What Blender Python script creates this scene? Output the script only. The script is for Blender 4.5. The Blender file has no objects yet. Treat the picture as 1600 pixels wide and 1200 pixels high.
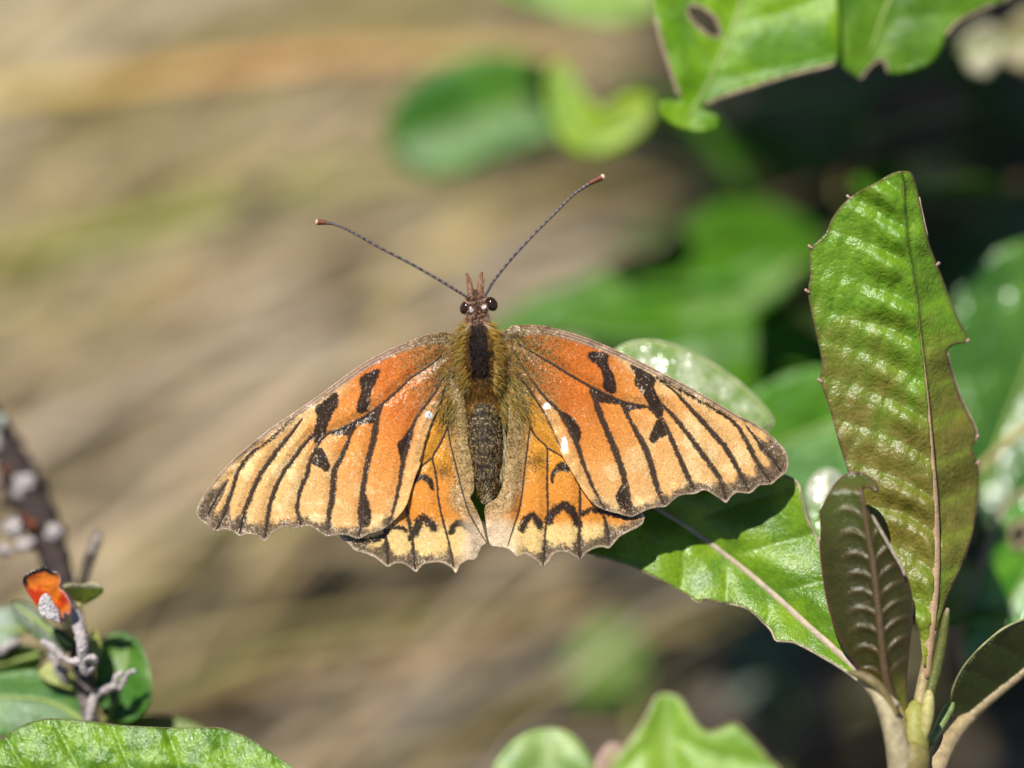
import bpy, math, random
import numpy as np
from mathutils import Vector, Matrix

# ------------------------------------------------------------------ camera
# 1 unit = 1 cm (scene scale 0.01); z up, ground at z = 0.
sc = bpy.context.scene
sc.unit_settings.system = 'METRIC'
sc.unit_settings.scale_length = 0.01
PITCH = math.radians(40)
CAM = np.array([0.0, 0.0, 32.0])
RV = np.array([1.0, 0, 0])
VV = np.array([0, math.cos(PITCH), -math.sin(PITCH)])
UV = np.array([0, math.sin(PITCH), math.cos(PITCH)])
K = 1600 * 100 / 36.0           # focal length in photo pixels
S = 0.006                       # cm per photo pixel at the butterfly
D = K * S                       # focus distance, cm

cd = bpy.data.cameras.new('camera')
cam = bpy.data.objects.new('camera', cd)
sc.collection.objects.link(cam)
cam.location = CAM
cam.rotation_euler = (math.pi / 2 - PITCH, 0, 0)
cd.lens = 100
cd.sensor_width = 36
cd.clip_start = 0.5
cd.clip_end = 300000
cd.dof.use_dof = True
cd.dof.focus_distance = D + 0.06
cd.dof.aperture_fstop = 0.1 / 1.7     # aperture 1.7 cm across (1 unit = 1 cm)
sc.camera = cam

# ------------------------------------------------------------------ sky and sun
sun_cam = np.array([-0.25, 0.67, 0.70])
sun_cam /= np.linalg.norm(sun_cam)
SUN = sun_cam[0] * RV + sun_cam[1] * UV - sun_cam[2] * VV
w = bpy.data.worlds.new('World')
sc.world = w
w.use_nodes = True
nt = w.node_tree
sky = nt.nodes.new('ShaderNodeTexSky')
sky.sky_type = 'NISHITA'
sky.sun_disc = False
sky.sun_elevation = math.asin(SUN[2])
sky.sun_rotation = math.atan2(SUN[0], SUN[1])
sky.altitude = 3000
bg = nt.nodes['Background']
bg.inputs[1].default_value = 0.08
nt.links.new(sky.outputs[0], bg.inputs[0])
sl = bpy.data.lights.new('sun', 'SUN')
sl.energy = 5.0
sl.angle = math.radians(0.5)
sl.color = (1.0, 0.96, 0.9)
so = bpy.data.objects.new('sun', sl)
sc.collection.objects.link(so)
so.rotation_euler = Vector(SUN).to_track_quat('Z', 'Y').to_euler()
so.location = Vector(SUN) * 100

sc.view_settings.view_transform = 'Standard'
sc.view_settings.look = 'None'
sc.view_settings.exposure = 0.5
sc.view_settings.gamma = 1.0
sc.render.engine = 'CYCLES'
sc.cycles.use_denoising = True
sc.cycles.max_bounces = 6
sc.cycles.transparent_max_bounces = 6
sc.cycles.sample_clamp_indirect = 6

rng = np.random.default_rng(7)
random.seed(7)

# ------------------------------------------------------------------ helpers
def P(x, y, h):
    """a place in the photo (pixel x, y) at height h (pixels of 0.06 mm) above the butterfly's plane -> cm"""
    x = np.asarray(x, float); y = np.asarray(y, float); h = np.asarray(h, float)
    d = (D - h * S)[..., None]
    r = VV + RV * ((x - 800) / K)[..., None] + UV * ((600 - y) / K)[..., None]
    return CAM + r * d

def lin(c):
    c = np.asarray(c, float) / 255.0
    return np.where(c <= 0.04045, c / 12.92, ((c + 0.055) / 1.055) ** 2.4)

def A(r, g, b, k=0.8):
    return lin((r, g, b)) * k

def sstep(a, b, x):
    t = np.clip((x - a) / (b - a), 0, 1)
    return t * t * (3 - 2 * t)

def lerp(a, b, t):
    t = np.asarray(t)
    if t.ndim == 1:
        t = t[:, None]
    return a * (1 - t) + b * t

def vnoise(X, Y, s, seed=0):
    g = np.random.default_rng(seed + 1000).random((257, 257))
    x = np.asarray(X) / s + 37.3; y = np.asarray(Y) / s + 11.7
    xi = np.floor(x).astype(int); yi = np.floor(y).astype(int)
    fx = x - xi; fy = y - yi
    fx = fx * fx * (3 - 2 * fx); fy = fy * fy * (3 - 2 * fy)
    a = g[xi % 256, yi % 256]; b = g[(xi + 1) % 256, yi % 256]
    c = g[xi % 256, (yi + 1) % 256]; d = g[(xi + 1) % 256, (yi + 1) % 256]
    return (a * (1 - fx) + b * fx) * (1 - fy) + (c * (1 - fx) + d * fx) * fy

def fbm(X, Y, s, seed=0, o=3):
    r = 0; a = 1; t = 0
    for i in range(o):
        r = r + a * vnoise(X, Y, s / 2 ** i, seed + i * 17); t += a; a *= 0.5
    return r / t

def catmull(pts, n=4, closed=True):
    p = np.asarray(pts, float)
    m = len(p); out = []
    rngi = range(m) if closed else range(m - 1)
    for i in rngi:
        if closed:
            p0, p1, p2, p3 = p[(i - 1) % m], p[i], p[(i + 1) % m], p[(i + 2) % m]
        else:
            p0, p1, p2, p3 = p[max(i - 1, 0)], p[i], p[i + 1], p[min(i + 2, m - 1)]
        for j in range(n):
            t = j / n
            out.append(0.5 * (2 * p1 + (p2 - p0) * t + (2 * p0 - 5 * p1 + 4 * p2 - p3) * t * t + (3 * p1 - p0 - 3 * p2 + p3) * t ** 3))
    if not closed:
        out.append(p[-1])
    return np.array(out)

def dpoly(X, Y, pts, closed=False):
    """distance, signed side, arc parameter 0..1 and nearest point to a polyline"""
    p = np.asarray(pts, float)
    if closed:
        p = np.vstack([p, p[:1]])
    seg = p[1:] - p[:-1]
    L = np.hypot(seg[:, 0], seg[:, 1]); cum = np.concatenate([[0], np.cumsum(L)])
    best = np.full(X.shape, 1e9); side = np.ones(X.shape); par = np.zeros(X.shape)
    nx = np.zeros(X.shape); ny = np.zeros(X.shape)
    for i in range(len(seg)):
        if L[i] < 1e-9:
            continue
        rx = X - p[i, 0]; ry = Y - p[i, 1]
        t = np.clip((rx * seg[i, 0] + ry * seg[i, 1]) / L[i] ** 2, 0, 1)
        qx = p[i, 0] + seg[i, 0] * t; qy = p[i, 1] + seg[i, 1] * t
        d = np.hypot(X - qx, Y - qy)
        m = d < best
        best = np.where(m, d, best)
        side = np.where(m, np.sign(seg[i, 0] * ry - seg[i, 1] * rx), side)
        par = np.where(m, (cum[i] + L[i] * t) / cum[-1], par)
        nx = np.where(m, qx, nx); ny = np.where(m, qy, ny)
    return best, side, par, nx, ny

def inside(X, Y, poly):
    p = np.asarray(poly, float)
    r = np.zeros(X.shape, bool)
    j = len(p) - 1
    for i in range(len(p)):
        yi, yj = p[i, 1], p[j, 1]
        if yi != yj:
            c = ((yi > Y) != (yj > Y)) & (X < (p[j, 0] - p[i, 0]) * (Y - yi) / (yj - yi) + p[i, 0])
            r ^= c
        j = i
    return r

def sdf(X, Y, poly):
    d = dpoly(X, Y, poly, True)[0]
    return np.where(inside(X, Y, poly), -d, d)

def sheet(poly, step, holes=()):
    """grid of quads filling a 2-D outline, the border moved onto the outline"""
    p = np.asarray(poly)
    x0, y0 = p.min(0) - step; x1, y1 = p.max(0) + step
    nx = int((x1 - x0) / step) + 2; ny = int((y1 - y0) / step) + 2
    gx = x0 + np.arange(nx) * step; gy = y0 + np.arange(ny) * step
    CX, CY = np.meshgrid(gx[:-1] + step / 2, gy[:-1] + step / 2, indexing='ij')
    keep = inside(CX, CY, p)
    for hpoly in holes:
        keep &= ~inside(CX, CY, hpoly)
    I, J = np.nonzero(keep)
    a = I * ny + J; b = (I + 1) * ny + J; c = (I + 1) * ny + J + 1; d = I * ny + J + 1
    q = np.stack([a, d, c, b], 1)
    used, inv = np.unique(q, return_inverse=True)
    q = inv.reshape(q.shape)
    X = gx[used // ny].copy(); Y = gy[used % ny].copy()
    cnt = np.bincount(q.ravel(), minlength=len(used))
    bd = np.nonzero(cnt < 4)[0]
    dd, _, _, qx, qy = dpoly(X[bd], Y[bd], p, True)
    for hpoly in holes:
        d2, _, _, q2x, q2y = dpoly(X[bd], Y[bd], hpoly, True)
        m = d2 < dd
        dd = np.where(m, d2, dd); qx = np.where(m, q2x, qx); qy = np.where(m, q2y, qy)
    ok = dd < 1.6 * step
    X[bd[ok]] = qx[ok]; Y[bd[ok]] = qy[ok]
    e = np.concatenate([q[:, [0, 1]], q[:, [1, 2]], q[:, [2, 3]], q[:, [3, 0]]])
    n = len(used)
    key = e[:, 0].astype(np.int64) * n + e[:, 1]
    rev = e[:, 1].astype(np.int64) * n + e[:, 0]
    be = e[~np.isin(key, rev)]
    return X, Y, q, be

ROOT = {}
def link(o):
    sc.collection.objects.link(o)
    return o

def root(name, loc, label, cat, group=None):
    o = bpy.data.objects.new(name, None)
    o.empty_display_size = 0.5
    o.location = loc
    o['label'] = label; o['category'] = cat
    if group:
        o['group'] = group
    link(o)
    ROOT[o] = np.array(loc, float)
    return o

def mk(name, V, F, mat, parent=None, col=None, smooth=True, label=None, kind=None, base=None):
    """one mesh object from world-space vertices (cm)"""
    V = np.asarray(V, float)
    org = ROOT[parent] if parent is not None else (np.array(base, float) if base is not None else np.zeros(3))
    me = bpy.data.meshes.new(name)
    faces = F if isinstance(F, list) else F.tolist()
    me.from_pydata((V - org).tolist(), [], faces)
    if col is not None:
        at = me.color_attributes.new('tint', 'FLOAT_COLOR', 'POINT')
        c = np.ones((len(V), 4), np.float32); c[:, :3] = np.clip(col, 0, 1)
        at.data.foreach_set('color', c.ravel())
    if smooth:
        me.polygons.foreach_set('use_smooth', np.ones(len(me.polygons), bool))
    me.materials.append(mat)
    me.update()
    o = bpy.data.objects.new(name, me)
    if parent is not None:
        o.parent = parent
    else:
        o.location = org
    ROOT[o] = org
    if label:
        o['label'] = label
    if kind:
        o['kind'] = kind
    return link(o)

def frames(C):
    T = np.gradient(C, axis=0)
    T /= np.linalg.norm(T, axis=1)[:, None] + 1e-12
    n = np.cross(T[0], VV)
    if np.linalg.norm(n) < 1e-3:
        n = np.cross(T[0], RV)
    n /= np.linalg.norm(n)
    N = []
    for t in T:
        n = n - t * np.dot(n, t); n /= np.linalg.norm(n) + 1e-12
        N.append(n.copy())
    N = np.array(N)
    return T, N, np.cross(T, N)

def tube_geo(C, R, sides=8, off=0, caps=True):
    C = np.asarray(C, float); R = np.broadcast_to(np.asarray(R, float), (len(C),))
    T, N, B = frames(C)
    a = np.arange(sides) * 2 * math.pi / sides
    V = (C[:, None] + R[:, None, None] * (np.cos(a)[None, :, None] * N[:, None] + np.sin(a)[None, :, None] * B[:, None])).reshape(-1, 3)
    F = []
    for i in range(len(C) - 1):
        for j in range(sides):
            k = (j + 1) % sides
            F.append([off + i * sides + j, off + i * sides + k, off + (i + 1) * sides + k, off + (i + 1) * sides + j])
    if caps:
        F.append([off + j for j in range(sides)][::-1])
        F.append([off + (len(C) - 1) * sides + j for j in range(sides)])
    return V, F

def pxtube(name, pts, mat, parent, sides=8, n=4, col=None, label=None, jit=0.0):
    """tube through (x, y, h, r) photo-space points"""
    p = catmull(np.asarray(pts, float), n, False)
    C = P(p[:, 0], p[:, 1], p[:, 2])
    r = p[:, 3] * S * (D - p[:, 2] * S) / D
    if jit:
        r = r * (1 + jit * rng.normal(size=len(r)))
    V, F = tube_geo(C, r, sides)
    c = None
    if col is not None:
        c = np.repeat(np.array([col(t) for t in np.linspace(0, 1, len(C))]), sides, 0)
        c = c * (1 + 0.12 * rng.normal(size=(len(c), 1)))
    return mk(name, V, F, mat, parent, c, label=label)

# ------------------------------------------------------------------ materials
def nd(t, ty, **kw):
    n = t.nodes.new(ty)
    for k, v in kw.items():
        setattr(n, k, v)
    return n

def material(name, rough=0.5, spec=0.5, bump=(), transl=0.0, coat=0.0, plain=None, tintvar=0.0, tvscale=20, rvar=0.0, sheen=0.0, facet=None, cells=None):
    """colour from the mesh's tint (or plain), bump from stacked noise textures: (scale, strength, distance)"""
    m = bpy.data.materials.new(name); m.use_nodes = True
    t = m.node_tree; b = t.nodes['Principled BSDF']; out = t.nodes['Material Output']
    b.inputs['Roughness'].default_value = rough
    b.inputs['Specular IOR Level'].default_value = spec
    b.inputs['Coat Weight'].default_value = coat
    b.inputs['Coat Roughness'].default_value = 0.2
    b.inputs['Sheen Weight'].default_value = sheen
    tc = nd(t, 'ShaderNodeTexCoord')
    if plain is None:
        at = nd(t, 'ShaderNodeAttribute', attribute_name='tint'); c = at.outputs['Color']
    else:
        rg = nd(t, 'ShaderNodeRGB'); rg.outputs[0].default_value = (*plain, 1); c = rg.outputs[0]
    if tintvar:
        nz = nd(t, 'ShaderNodeTexNoise'); nz.inputs['Scale'].default_value = tvscale; nz.inputs['Detail'].default_value = 5
        t.links.new(tc.outputs['Object'], nz.inputs['Vector'])
        mr = nd(t, 'ShaderNodeMapRange'); mr.inputs[1].default_value = 0.3; mr.inputs[2].default_value = 0.7
        mr.inputs[3].default_value = 1 - tintvar; mr.inputs[4].default_value = 1 + tintvar
        t.links.new(nz.outputs[0], mr.inputs[0])
        mx = nd(t, 'ShaderNodeMix', data_type='RGBA', blend_type='MULTIPLY'); mx.inputs[0].default_value = 1
        t.links.new(c, mx.inputs[6]); t.links.new(mr.outputs[0], mx.inputs[7]); c = mx.outputs[2]
    t.links.new(c, b.inputs['Base Color'])
    if rvar:
        nz = nd(t, 'ShaderNodeTexNoise'); nz.inputs['Scale'].default_value = 14; nz.inputs['Detail'].default_value = 4
        t.links.new(tc.outputs['Object'], nz.inputs['Vector'])
        mr = nd(t, 'ShaderNodeMapRange'); mr.inputs[1].default_value = 0.3; mr.inputs[2].default_value = 0.7
        mr.inputs[3].default_value = rough - rvar; mr.inputs[4].default_value = rough + rvar
        t.links.new(nz.outputs[0], mr.inputs[0]); t.links.new(mr.outputs[0], b.inputs['Roughness'])
    prev = None
    if facet:
        # every scale is a little facet with a tilt of its own, so that some glint in the sun
        vo = nd(t, 'ShaderNodeTexVoronoi'); vo.inputs['Scale'].default_value = facet[0]
        t.links.new(tc.outputs['Object'], vo.inputs['Vector'])
        v1 = nd(t, 'ShaderNodeVectorMath', operation='SUBTRACT'); v1.inputs[1].default_value = (0.5, 0.5, 0.5)
        t.links.new(vo.outputs['Color'], v1.inputs[0])
        v2 = nd(t, 'ShaderNodeVectorMath', operation='SCALE'); v2.inputs['Scale'].default_value = facet[1]
        t.links.new(v1.outputs[0], v2.inputs[0])
        ge = nd(t, 'ShaderNodeNewGeometry')
        v3 = nd(t, 'ShaderNodeVectorMath', operation='ADD'); t.links.new(ge.outputs['Normal'], v3.inputs[0]); t.links.new(v2.outputs[0], v3.inputs[1])
        v4 = nd(t, 'ShaderNodeVectorMath', operation='NORMALIZE'); t.links.new(v3.outputs[0], v4.inputs[0])
        prev = v4.outputs[0]
    if cells:
        # net of fine veins: small cushions between them
        vo = nd(t, 'ShaderNodeTexVoronoi', feature='DISTANCE_TO_EDGE'); vo.inputs['Scale'].default_value = cells[0]
        t.links.new(tc.outputs['Object'], vo.inputs['Vector'])
        mr = nd(t, 'ShaderNodeMapRange'); mr.inputs[1].default_value = 0.0; mr.inputs[2].default_value = 0.35
        t.links.new(vo.outputs[0], mr.inputs[0])
        bp = nd(t, 'ShaderNodeBump'); bp.inputs['Strength'].default_value = cells[1]; bp.inputs['Distance'].default_value = cells[2]
        t.links.new(mr.outputs[0], bp.inputs['Height']); prev = bp.outputs[0]
    for s, st, di in bump:
        nz = nd(t, 'ShaderNodeTexNoise'); nz.inputs['Scale'].default_value = s; nz.inputs['Detail'].default_value = 2
        t.links.new(tc.outputs['Object'], nz.inputs['Vector'])
        bp = nd(t, 'ShaderNodeBump'); bp.inputs['Strength'].default_value = st; bp.inputs['Distance'].default_value = di
        t.links.new(nz.outputs[0], bp.inputs['Height'])
        if prev is not None:
            t.links.new(prev, bp.inputs['Normal'])
        prev = bp.outputs[0]
    if prev is not None:
        t.links.new(prev, b.inputs['Normal'])
    if transl:
        tr = nd(t, 'ShaderNodeBsdfTranslucent')
        hs = nd(t, 'ShaderNodeMix', data_type='RGBA', blend_type='MULTIPLY'); hs.inputs[0].default_value = 1
        t.links.new(c, hs.inputs[6]); hs.inputs[7].default_value = (1.5, 1.6, 0.7, 1)
        t.links.new(hs.outputs[2], tr.inputs[0])
        ms = nd(t, 'ShaderNodeMixShader'); ms.inputs[0].default_value = transl
        t.links.new(b.outputs[0], ms.inputs[1]); t.links.new(tr.outputs[0], ms.inputs[2]); t.links.new(ms.outputs[0], out.inputs[0])
    return m

M = dict(
    wing=material('wing_scales', 0.3, 0.32, [(60, 0.4, 0.008)], transl=0.06, facet=(95, 0.44)),
    vein=material('wing_vein', 0.3, 0.5, [(120, 0.3, 0.005)], plain=A(74, 60, 48)),
    body=material('body_cuticle', 0.45, 0.25, [(90, 0.6, 0.02)]),
    hair=material('hair', 0.5, 0.2),
    scales=material('body_scales', 0.5, 0.25),
    eye=material('eye', 0.12, 0.6, plain=(0.02, 0.008, 0.004)),
    antenna=material('antenna', 0.5, 0.4, [(60, 0.4, 0.01)]),
    white=material('white_dropping', 0.7, 0.3, [(80, 0.6, 0.02)], plain=(0.85, 0.85, 0.83)),
    leaf=material('leaf_glossy', 0.34, 0.5, [(24, 0.35, 0.022), (75, 0.5, 0.008)], transl=0.25, tintvar=0.18, tvscale=22, rvar=0.08, cells=(22, 0.16, 0.010)),
    leaf_matte=material('leaf_matte', 0.45, 0.3, [(20, 0.35, 0.02)], transl=0.22, tintvar=0.18, tvscale=12, rvar=0.08, cells=(18, 0.12, 0.01)),
    leaf_dewy=material('leaf_dewy', 0.22, 0.8, [(16, 0.4, 0.03)], transl=0.15, tintvar=0.15, tvscale=22, facet=(26, 0.38)),
    leaf_wrinkled=material('leaf_wrinkled', 0.26, 0.7, [(22, 0.4, 0.025), (60, 0.7, 0.012), (140, 0.5, 0.005)], transl=0.18, tintvar=0.2, tvscale=26, rvar=0.08, facet=(40, 0.22)),
    leaf_red=material('leaf_waxy', 0.37, 0.5, [(18, 0.4, 0.018), (70, 0.5, 0.009)], transl=0.15, tintvar=0.15, tvscale=30, rvar=0.08, cells=(17, 0.3, 0.011)),
    leaf_young=material('leaf_young', 0.24, 0.45, [(40, 0.4, 0.02), (130, 0.45, 0.008)], transl=0.06, tintvar=0.15, tvscale=40),
    leaf_far=material('leaf_background', 0.42, 0.35, [(10, 0.5, 0.06)], transl=0.25, tintvar=0.2, tvscale=4, rvar=0.1),
    rib=material('rib', 0.5, 0.35, [(50, 0.4, 0.02)], tintvar=0.15),
    bark=material('bark', 0.8, 0.2, [(12, 0.9, 0.08), (40, 0.8, 0.03)], tintvar=0.35, tvscale=9),
    lichen=material('lichen', 0.85, 0.2, [(30, 0.9, 0.04)], tintvar=0.25, tvscale=14),
    bud=material('bud', 0.3, 0.5, [(20, 0.4, 0.03)], transl=0.2, tintvar=0.2, tvscale=12),
    grass=material('dry_straw', 0.55, 0.35, [(6, 0.4, 0.03)], transl=0.15, tintvar=0.15, tvscale=1.5),
)

# ------------------------------------------------------------------ ground
def ground_h(x, y):
    return 1.6 * (fbm(x, y, 14, 5) - 0.5) * np.exp(-((x / 60) ** 2 + ((y - 40) / 60) ** 2))

g = np.sign(np.linspace(-1, 1, 161)) * (np.abs(np.linspace(-1, 1, 161)) * 60 + np.abs(np.linspace(-1, 1, 161)) ** 9 * 100000)
GX, GY = np.meshgrid(g, g + 40, indexing='ij')
GV = np.stack([GX.ravel(), GY.ravel(), ground_h(GX.ravel(), GY.ravel())], 1)
n = 161
I, J = np.meshgrid(np.arange(n - 1), np.arange(n - 1), indexing='ij'); I = I.ravel(); J = J.ravel()
GF = np.stack([I * n + J, (I + 1) * n + J, (I + 1) * n + J + 1, I * n + J + 1], 1)
gm = bpy.data.materials.new('litter_soil'); gm.use_nodes = True
t = gm.node_tree; b = t.nodes['Principled BSDF']; b.inputs['Roughness'].default_value = 0.95; b.inputs['Specular IOR Level'].default_value = 0.1
tc = nd(t, 'ShaderNodeTexCoord')
nz = nd(t, 'ShaderNodeTexNoise'); nz.inputs['Scale'].default_value = 0.35; nz.inputs['Detail'].default_value = 8
t.links.new(tc.outputs['Object'], nz.inputs['Vector'])
cr = nd(t, 'ShaderNodeValToRGB')
cr.color_ramp.elements[0].position = 0.3; cr.color_ramp.elements[0].color = (0.07, 0.052, 0.034, 1)
cr.color_ramp.elements[1].position = 0.7; cr.color_ramp.elements[1].color = (0.19, 0.145, 0.1, 1)
t.links.new(nz.outputs[0], cr.inputs[0]); t.links.new(cr.outputs[0], b.inputs['Base Color'])
bp = nd(t, 'ShaderNodeBump'); bp.inputs['Distance'].default_value = 0.5; t.links.new(nz.outputs[0], bp.inputs['Height']); t.links.new(bp.outputs[0], b.inputs['Normal'])
go = mk('ground', GV, GF, gm); go['kind'] = 'structure'

# matted dry grass lying over the ground (nobody could count it)
def blade_geo(base, az, L, wd, arch, z0, bend, off, seg=7, tip=0.1):
    t = np.linspace(0, 1, seg)
    dx, dy = math.cos(az), math.sin(az)
    lat = bend * t * t * L
    cx = base[0] + dx * t * L - dy * lat; cy = base[1] + dy * t * L + dx * lat
    cz = z0 + ground_h(cx, cy) + arch * np.sin(np.pi * t ** 0.8)
    C = np.stack([cx, cy, cz], 1)
    wv = wd * np.minimum(1, (1 - t) * 3 + tip) * 0.5
    roll = rng.normal() * 0.5
    sd = np.array([-dy, dx, 0]) * math.cos(roll) + np.array([0, 0, 1]) * math.sin(roll)
    V = np.empty((seg * 3, 3))
    V[0::3] = C - sd * wv[:, None]; V[1::3] = C + np.array([0, 0, -0.25]) * wv[:, None]; V[2::3] = C + sd * wv[:, None]
    F = []
    for i in range(seg - 1):
        for k in (0, 1):
            a = off + i * 3 + k
            F.append([a, a + 1, a + 4, a + 3])
    return V, F

VS, FS, CS = [], [], []
off = 0
straw = [A(208, 186, 152), A(192, 168, 136), A(216, 200, 178), A(178, 162, 104), A(160, 136, 104), A(196, 172, 112), A(150, 146, 84), A(188, 170, 150)]
for i in range(5200):
    x = rng.uniform(-26, 26); y = rng.uniform(24, 66)
    az = math.radians(35) + rng.normal() * 0.15
    # thinner cover of darker straw towards the lower middle; dense pale straw further up the bank
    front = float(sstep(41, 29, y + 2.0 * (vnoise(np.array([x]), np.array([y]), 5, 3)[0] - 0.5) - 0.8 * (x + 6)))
    if rng.random() < 0.5 * front:
        continue
    L = rng.uniform(8, 20)
    V, F = blade_geo((x - math.cos(az) * L / 2, y - math.sin(az) * L / 2), az, L, rng.uniform(0.12, 0.42), rng.uniform(0, 1.6), rng.uniform(0.05, 1.3), rng.normal() * 0.06, off)
    c = straw[rng.integers(len(straw))]
    pn = vnoise(np.array([x + 0.7 * y]), np.array([y - 0.7 * x]), 3.5, 9)[0]
    c = c * 0.72 + c.mean() * np.array([1.08, 1.0, 0.86]) * 0.28
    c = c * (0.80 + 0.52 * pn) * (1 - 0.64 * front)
    VS.append(V); FS += F; CS.append(np.repeat(c[None], len(V), 0)); off += len(V)
for i in range(230):
    x = rng.uniform(-24, 4); y = rng.uniform(24, 52); az = math.radians(33) + rng.normal() * 0.16
    L = rng.uniform(14, 26)
    V, F = blade_geo((x - math.cos(az) * L / 2, y - math.sin(az) * L / 2), az, L, rng.uniform(0.08, 0.2), rng.uniform(3.0, 7.5), 0.1, rng.normal() * 0.05, off, 11)
    c = straw[rng.integers(len(straw))] * rng.uniform(0.75, 1.2)
    VS.append(V); FS += F; CS.append(np.repeat(c[None], len(V), 0)); off += len(V)
mk('dry_grass', np.vstack(VS), FS, M['grass'], None, np.vstack(CS), label='matted dry straw grass covering the ground behind the butterfly', kind='stuff')['category'] = 'grass'

# single blades that stand out of the blur
def single_blade(pts, wd, cols, label):
    p = catmull(np.asarray(pts, float), 6, False)
    C = P(p[:, 0], p[:, 1], p[:, 2])
    n = len(C); t = np.linspace(0, 1, n)
    T, N, B = frames(C)
    toc = CAM - C; toc /= np.linalg.norm(toc, axis=1)[:, None]
    sd = np.cross(T, toc * 0.9 + np.array([0.2, 0.1, 0.4])); sd /= np.linalg.norm(sd, axis=1)[:, None]
    up = np.cross(sd, T)
    wv = wd * 0.5 * np.minimum(1, (1 - t) * 4 + 0.08)
    V = np.empty((n * 4, 3))
    V[0::4] = C - sd * wv[:, None]; V[1::4] = C - up * 0.3 * wv[:, None]; V[2::4] = C + sd * wv[:, None]; V[3::4] = C - up * (0.3 * wv + 0.02)[:, None]
    F = []
    for i in range(n - 1):
        for k in range(4):
            F.append([i * 4 + k, i * 4 + (k + 1) % 4, (i + 1) * 4 + (k + 1) % 4, (i + 1) * 4 + k])
    cc = np.array(cols)
    ci = np.clip(t * (len(cc) - 1), 0, len(cc) - 1.001); k = ci.astype(int); f = (ci - k)[:, None]
    col = cc[k] * (1 - f) + cc[k + 1] * f
    o = mk('grass_blade', V, F, M['grass'], None, np.repeat(col, 4, 0), label=label, base=C[0])
    o['category'] = 'grass blade'; o['group'] = 'single grass blades behind the butterfly'

single_blade([(-700, 330, -3600), (-300, 205, -2600), (0, 152, -2200), (250, 122, -2000), (520, 92, -1900), (800, 80, -1800), (1010, 78, -1700)], 0.36,
             [A(200, 180, 120), A(215, 196, 140), A(205, 175, 100), A(190, 140, 80), A(190, 160, 100), A(170, 150, 100)], 'yellow straw blade crossing above the antennae')
single_blade([(-700, 640, -3500), (-300, 480, -2700), (0, 405, -2300), (150, 372, -2200), (330, 328, -2200), (520, 285, -2300), (760, 255, -2500)], 0.4,
             [A(160, 140, 90), A(150, 135, 75), A(130, 135, 50), A(125, 135, 45), A(150, 150, 80), A(170, 165, 110)], 'green and straw grass blade slanting left of the left antenna')
single_blade([(-200, 1230, -3200), (220, 1085, -2400), (450, 1050, -2100), (640, 1020, -2000), (800, 985, -1950), (960, 950, -1900)], 0.26,
             [A(150, 125, 90), A(160, 135, 95), A(165, 138, 100), A(165, 130, 95), A(170, 130, 95)], 'tan grass blade lying below the hindwings')
single_blade([(540, 1420, -3400), (640, 1210, -2800), (700, 1100, -2500), (800, 1000, -2300), (900, 900, -2200), (1000, 820, -2200)], 0.22,
             [A(140, 120, 85), A(150, 130, 95), A(140, 120, 85), A(120, 105, 75)], 'brown straw stalk rising steeply below the abdomen')
single_blade([(-500, 980, -3500), (0, 840, -2900), (200, 740, -2600), (420, 600, -2500), (620, 470, -2500), (800, 380, -2600)], 0.42,
             [A(170, 150, 120), A(180, 160, 130), A(190, 170, 145), A(170, 155, 125), A(150, 135, 105)], 'broad pale straw blade slanting behind the left forewing')
single_blade([(60, 1100, -3300), (200, 930, -2700), (330, 780, -2500), (470, 640, -2400), (700, 480, -2500)], 0.25,
             [A(150, 150, 90), A(150, 140, 90), A(165, 150, 110), A(150, 130, 100)], 'thin olive straw stalk behind the left wing tip')

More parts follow.
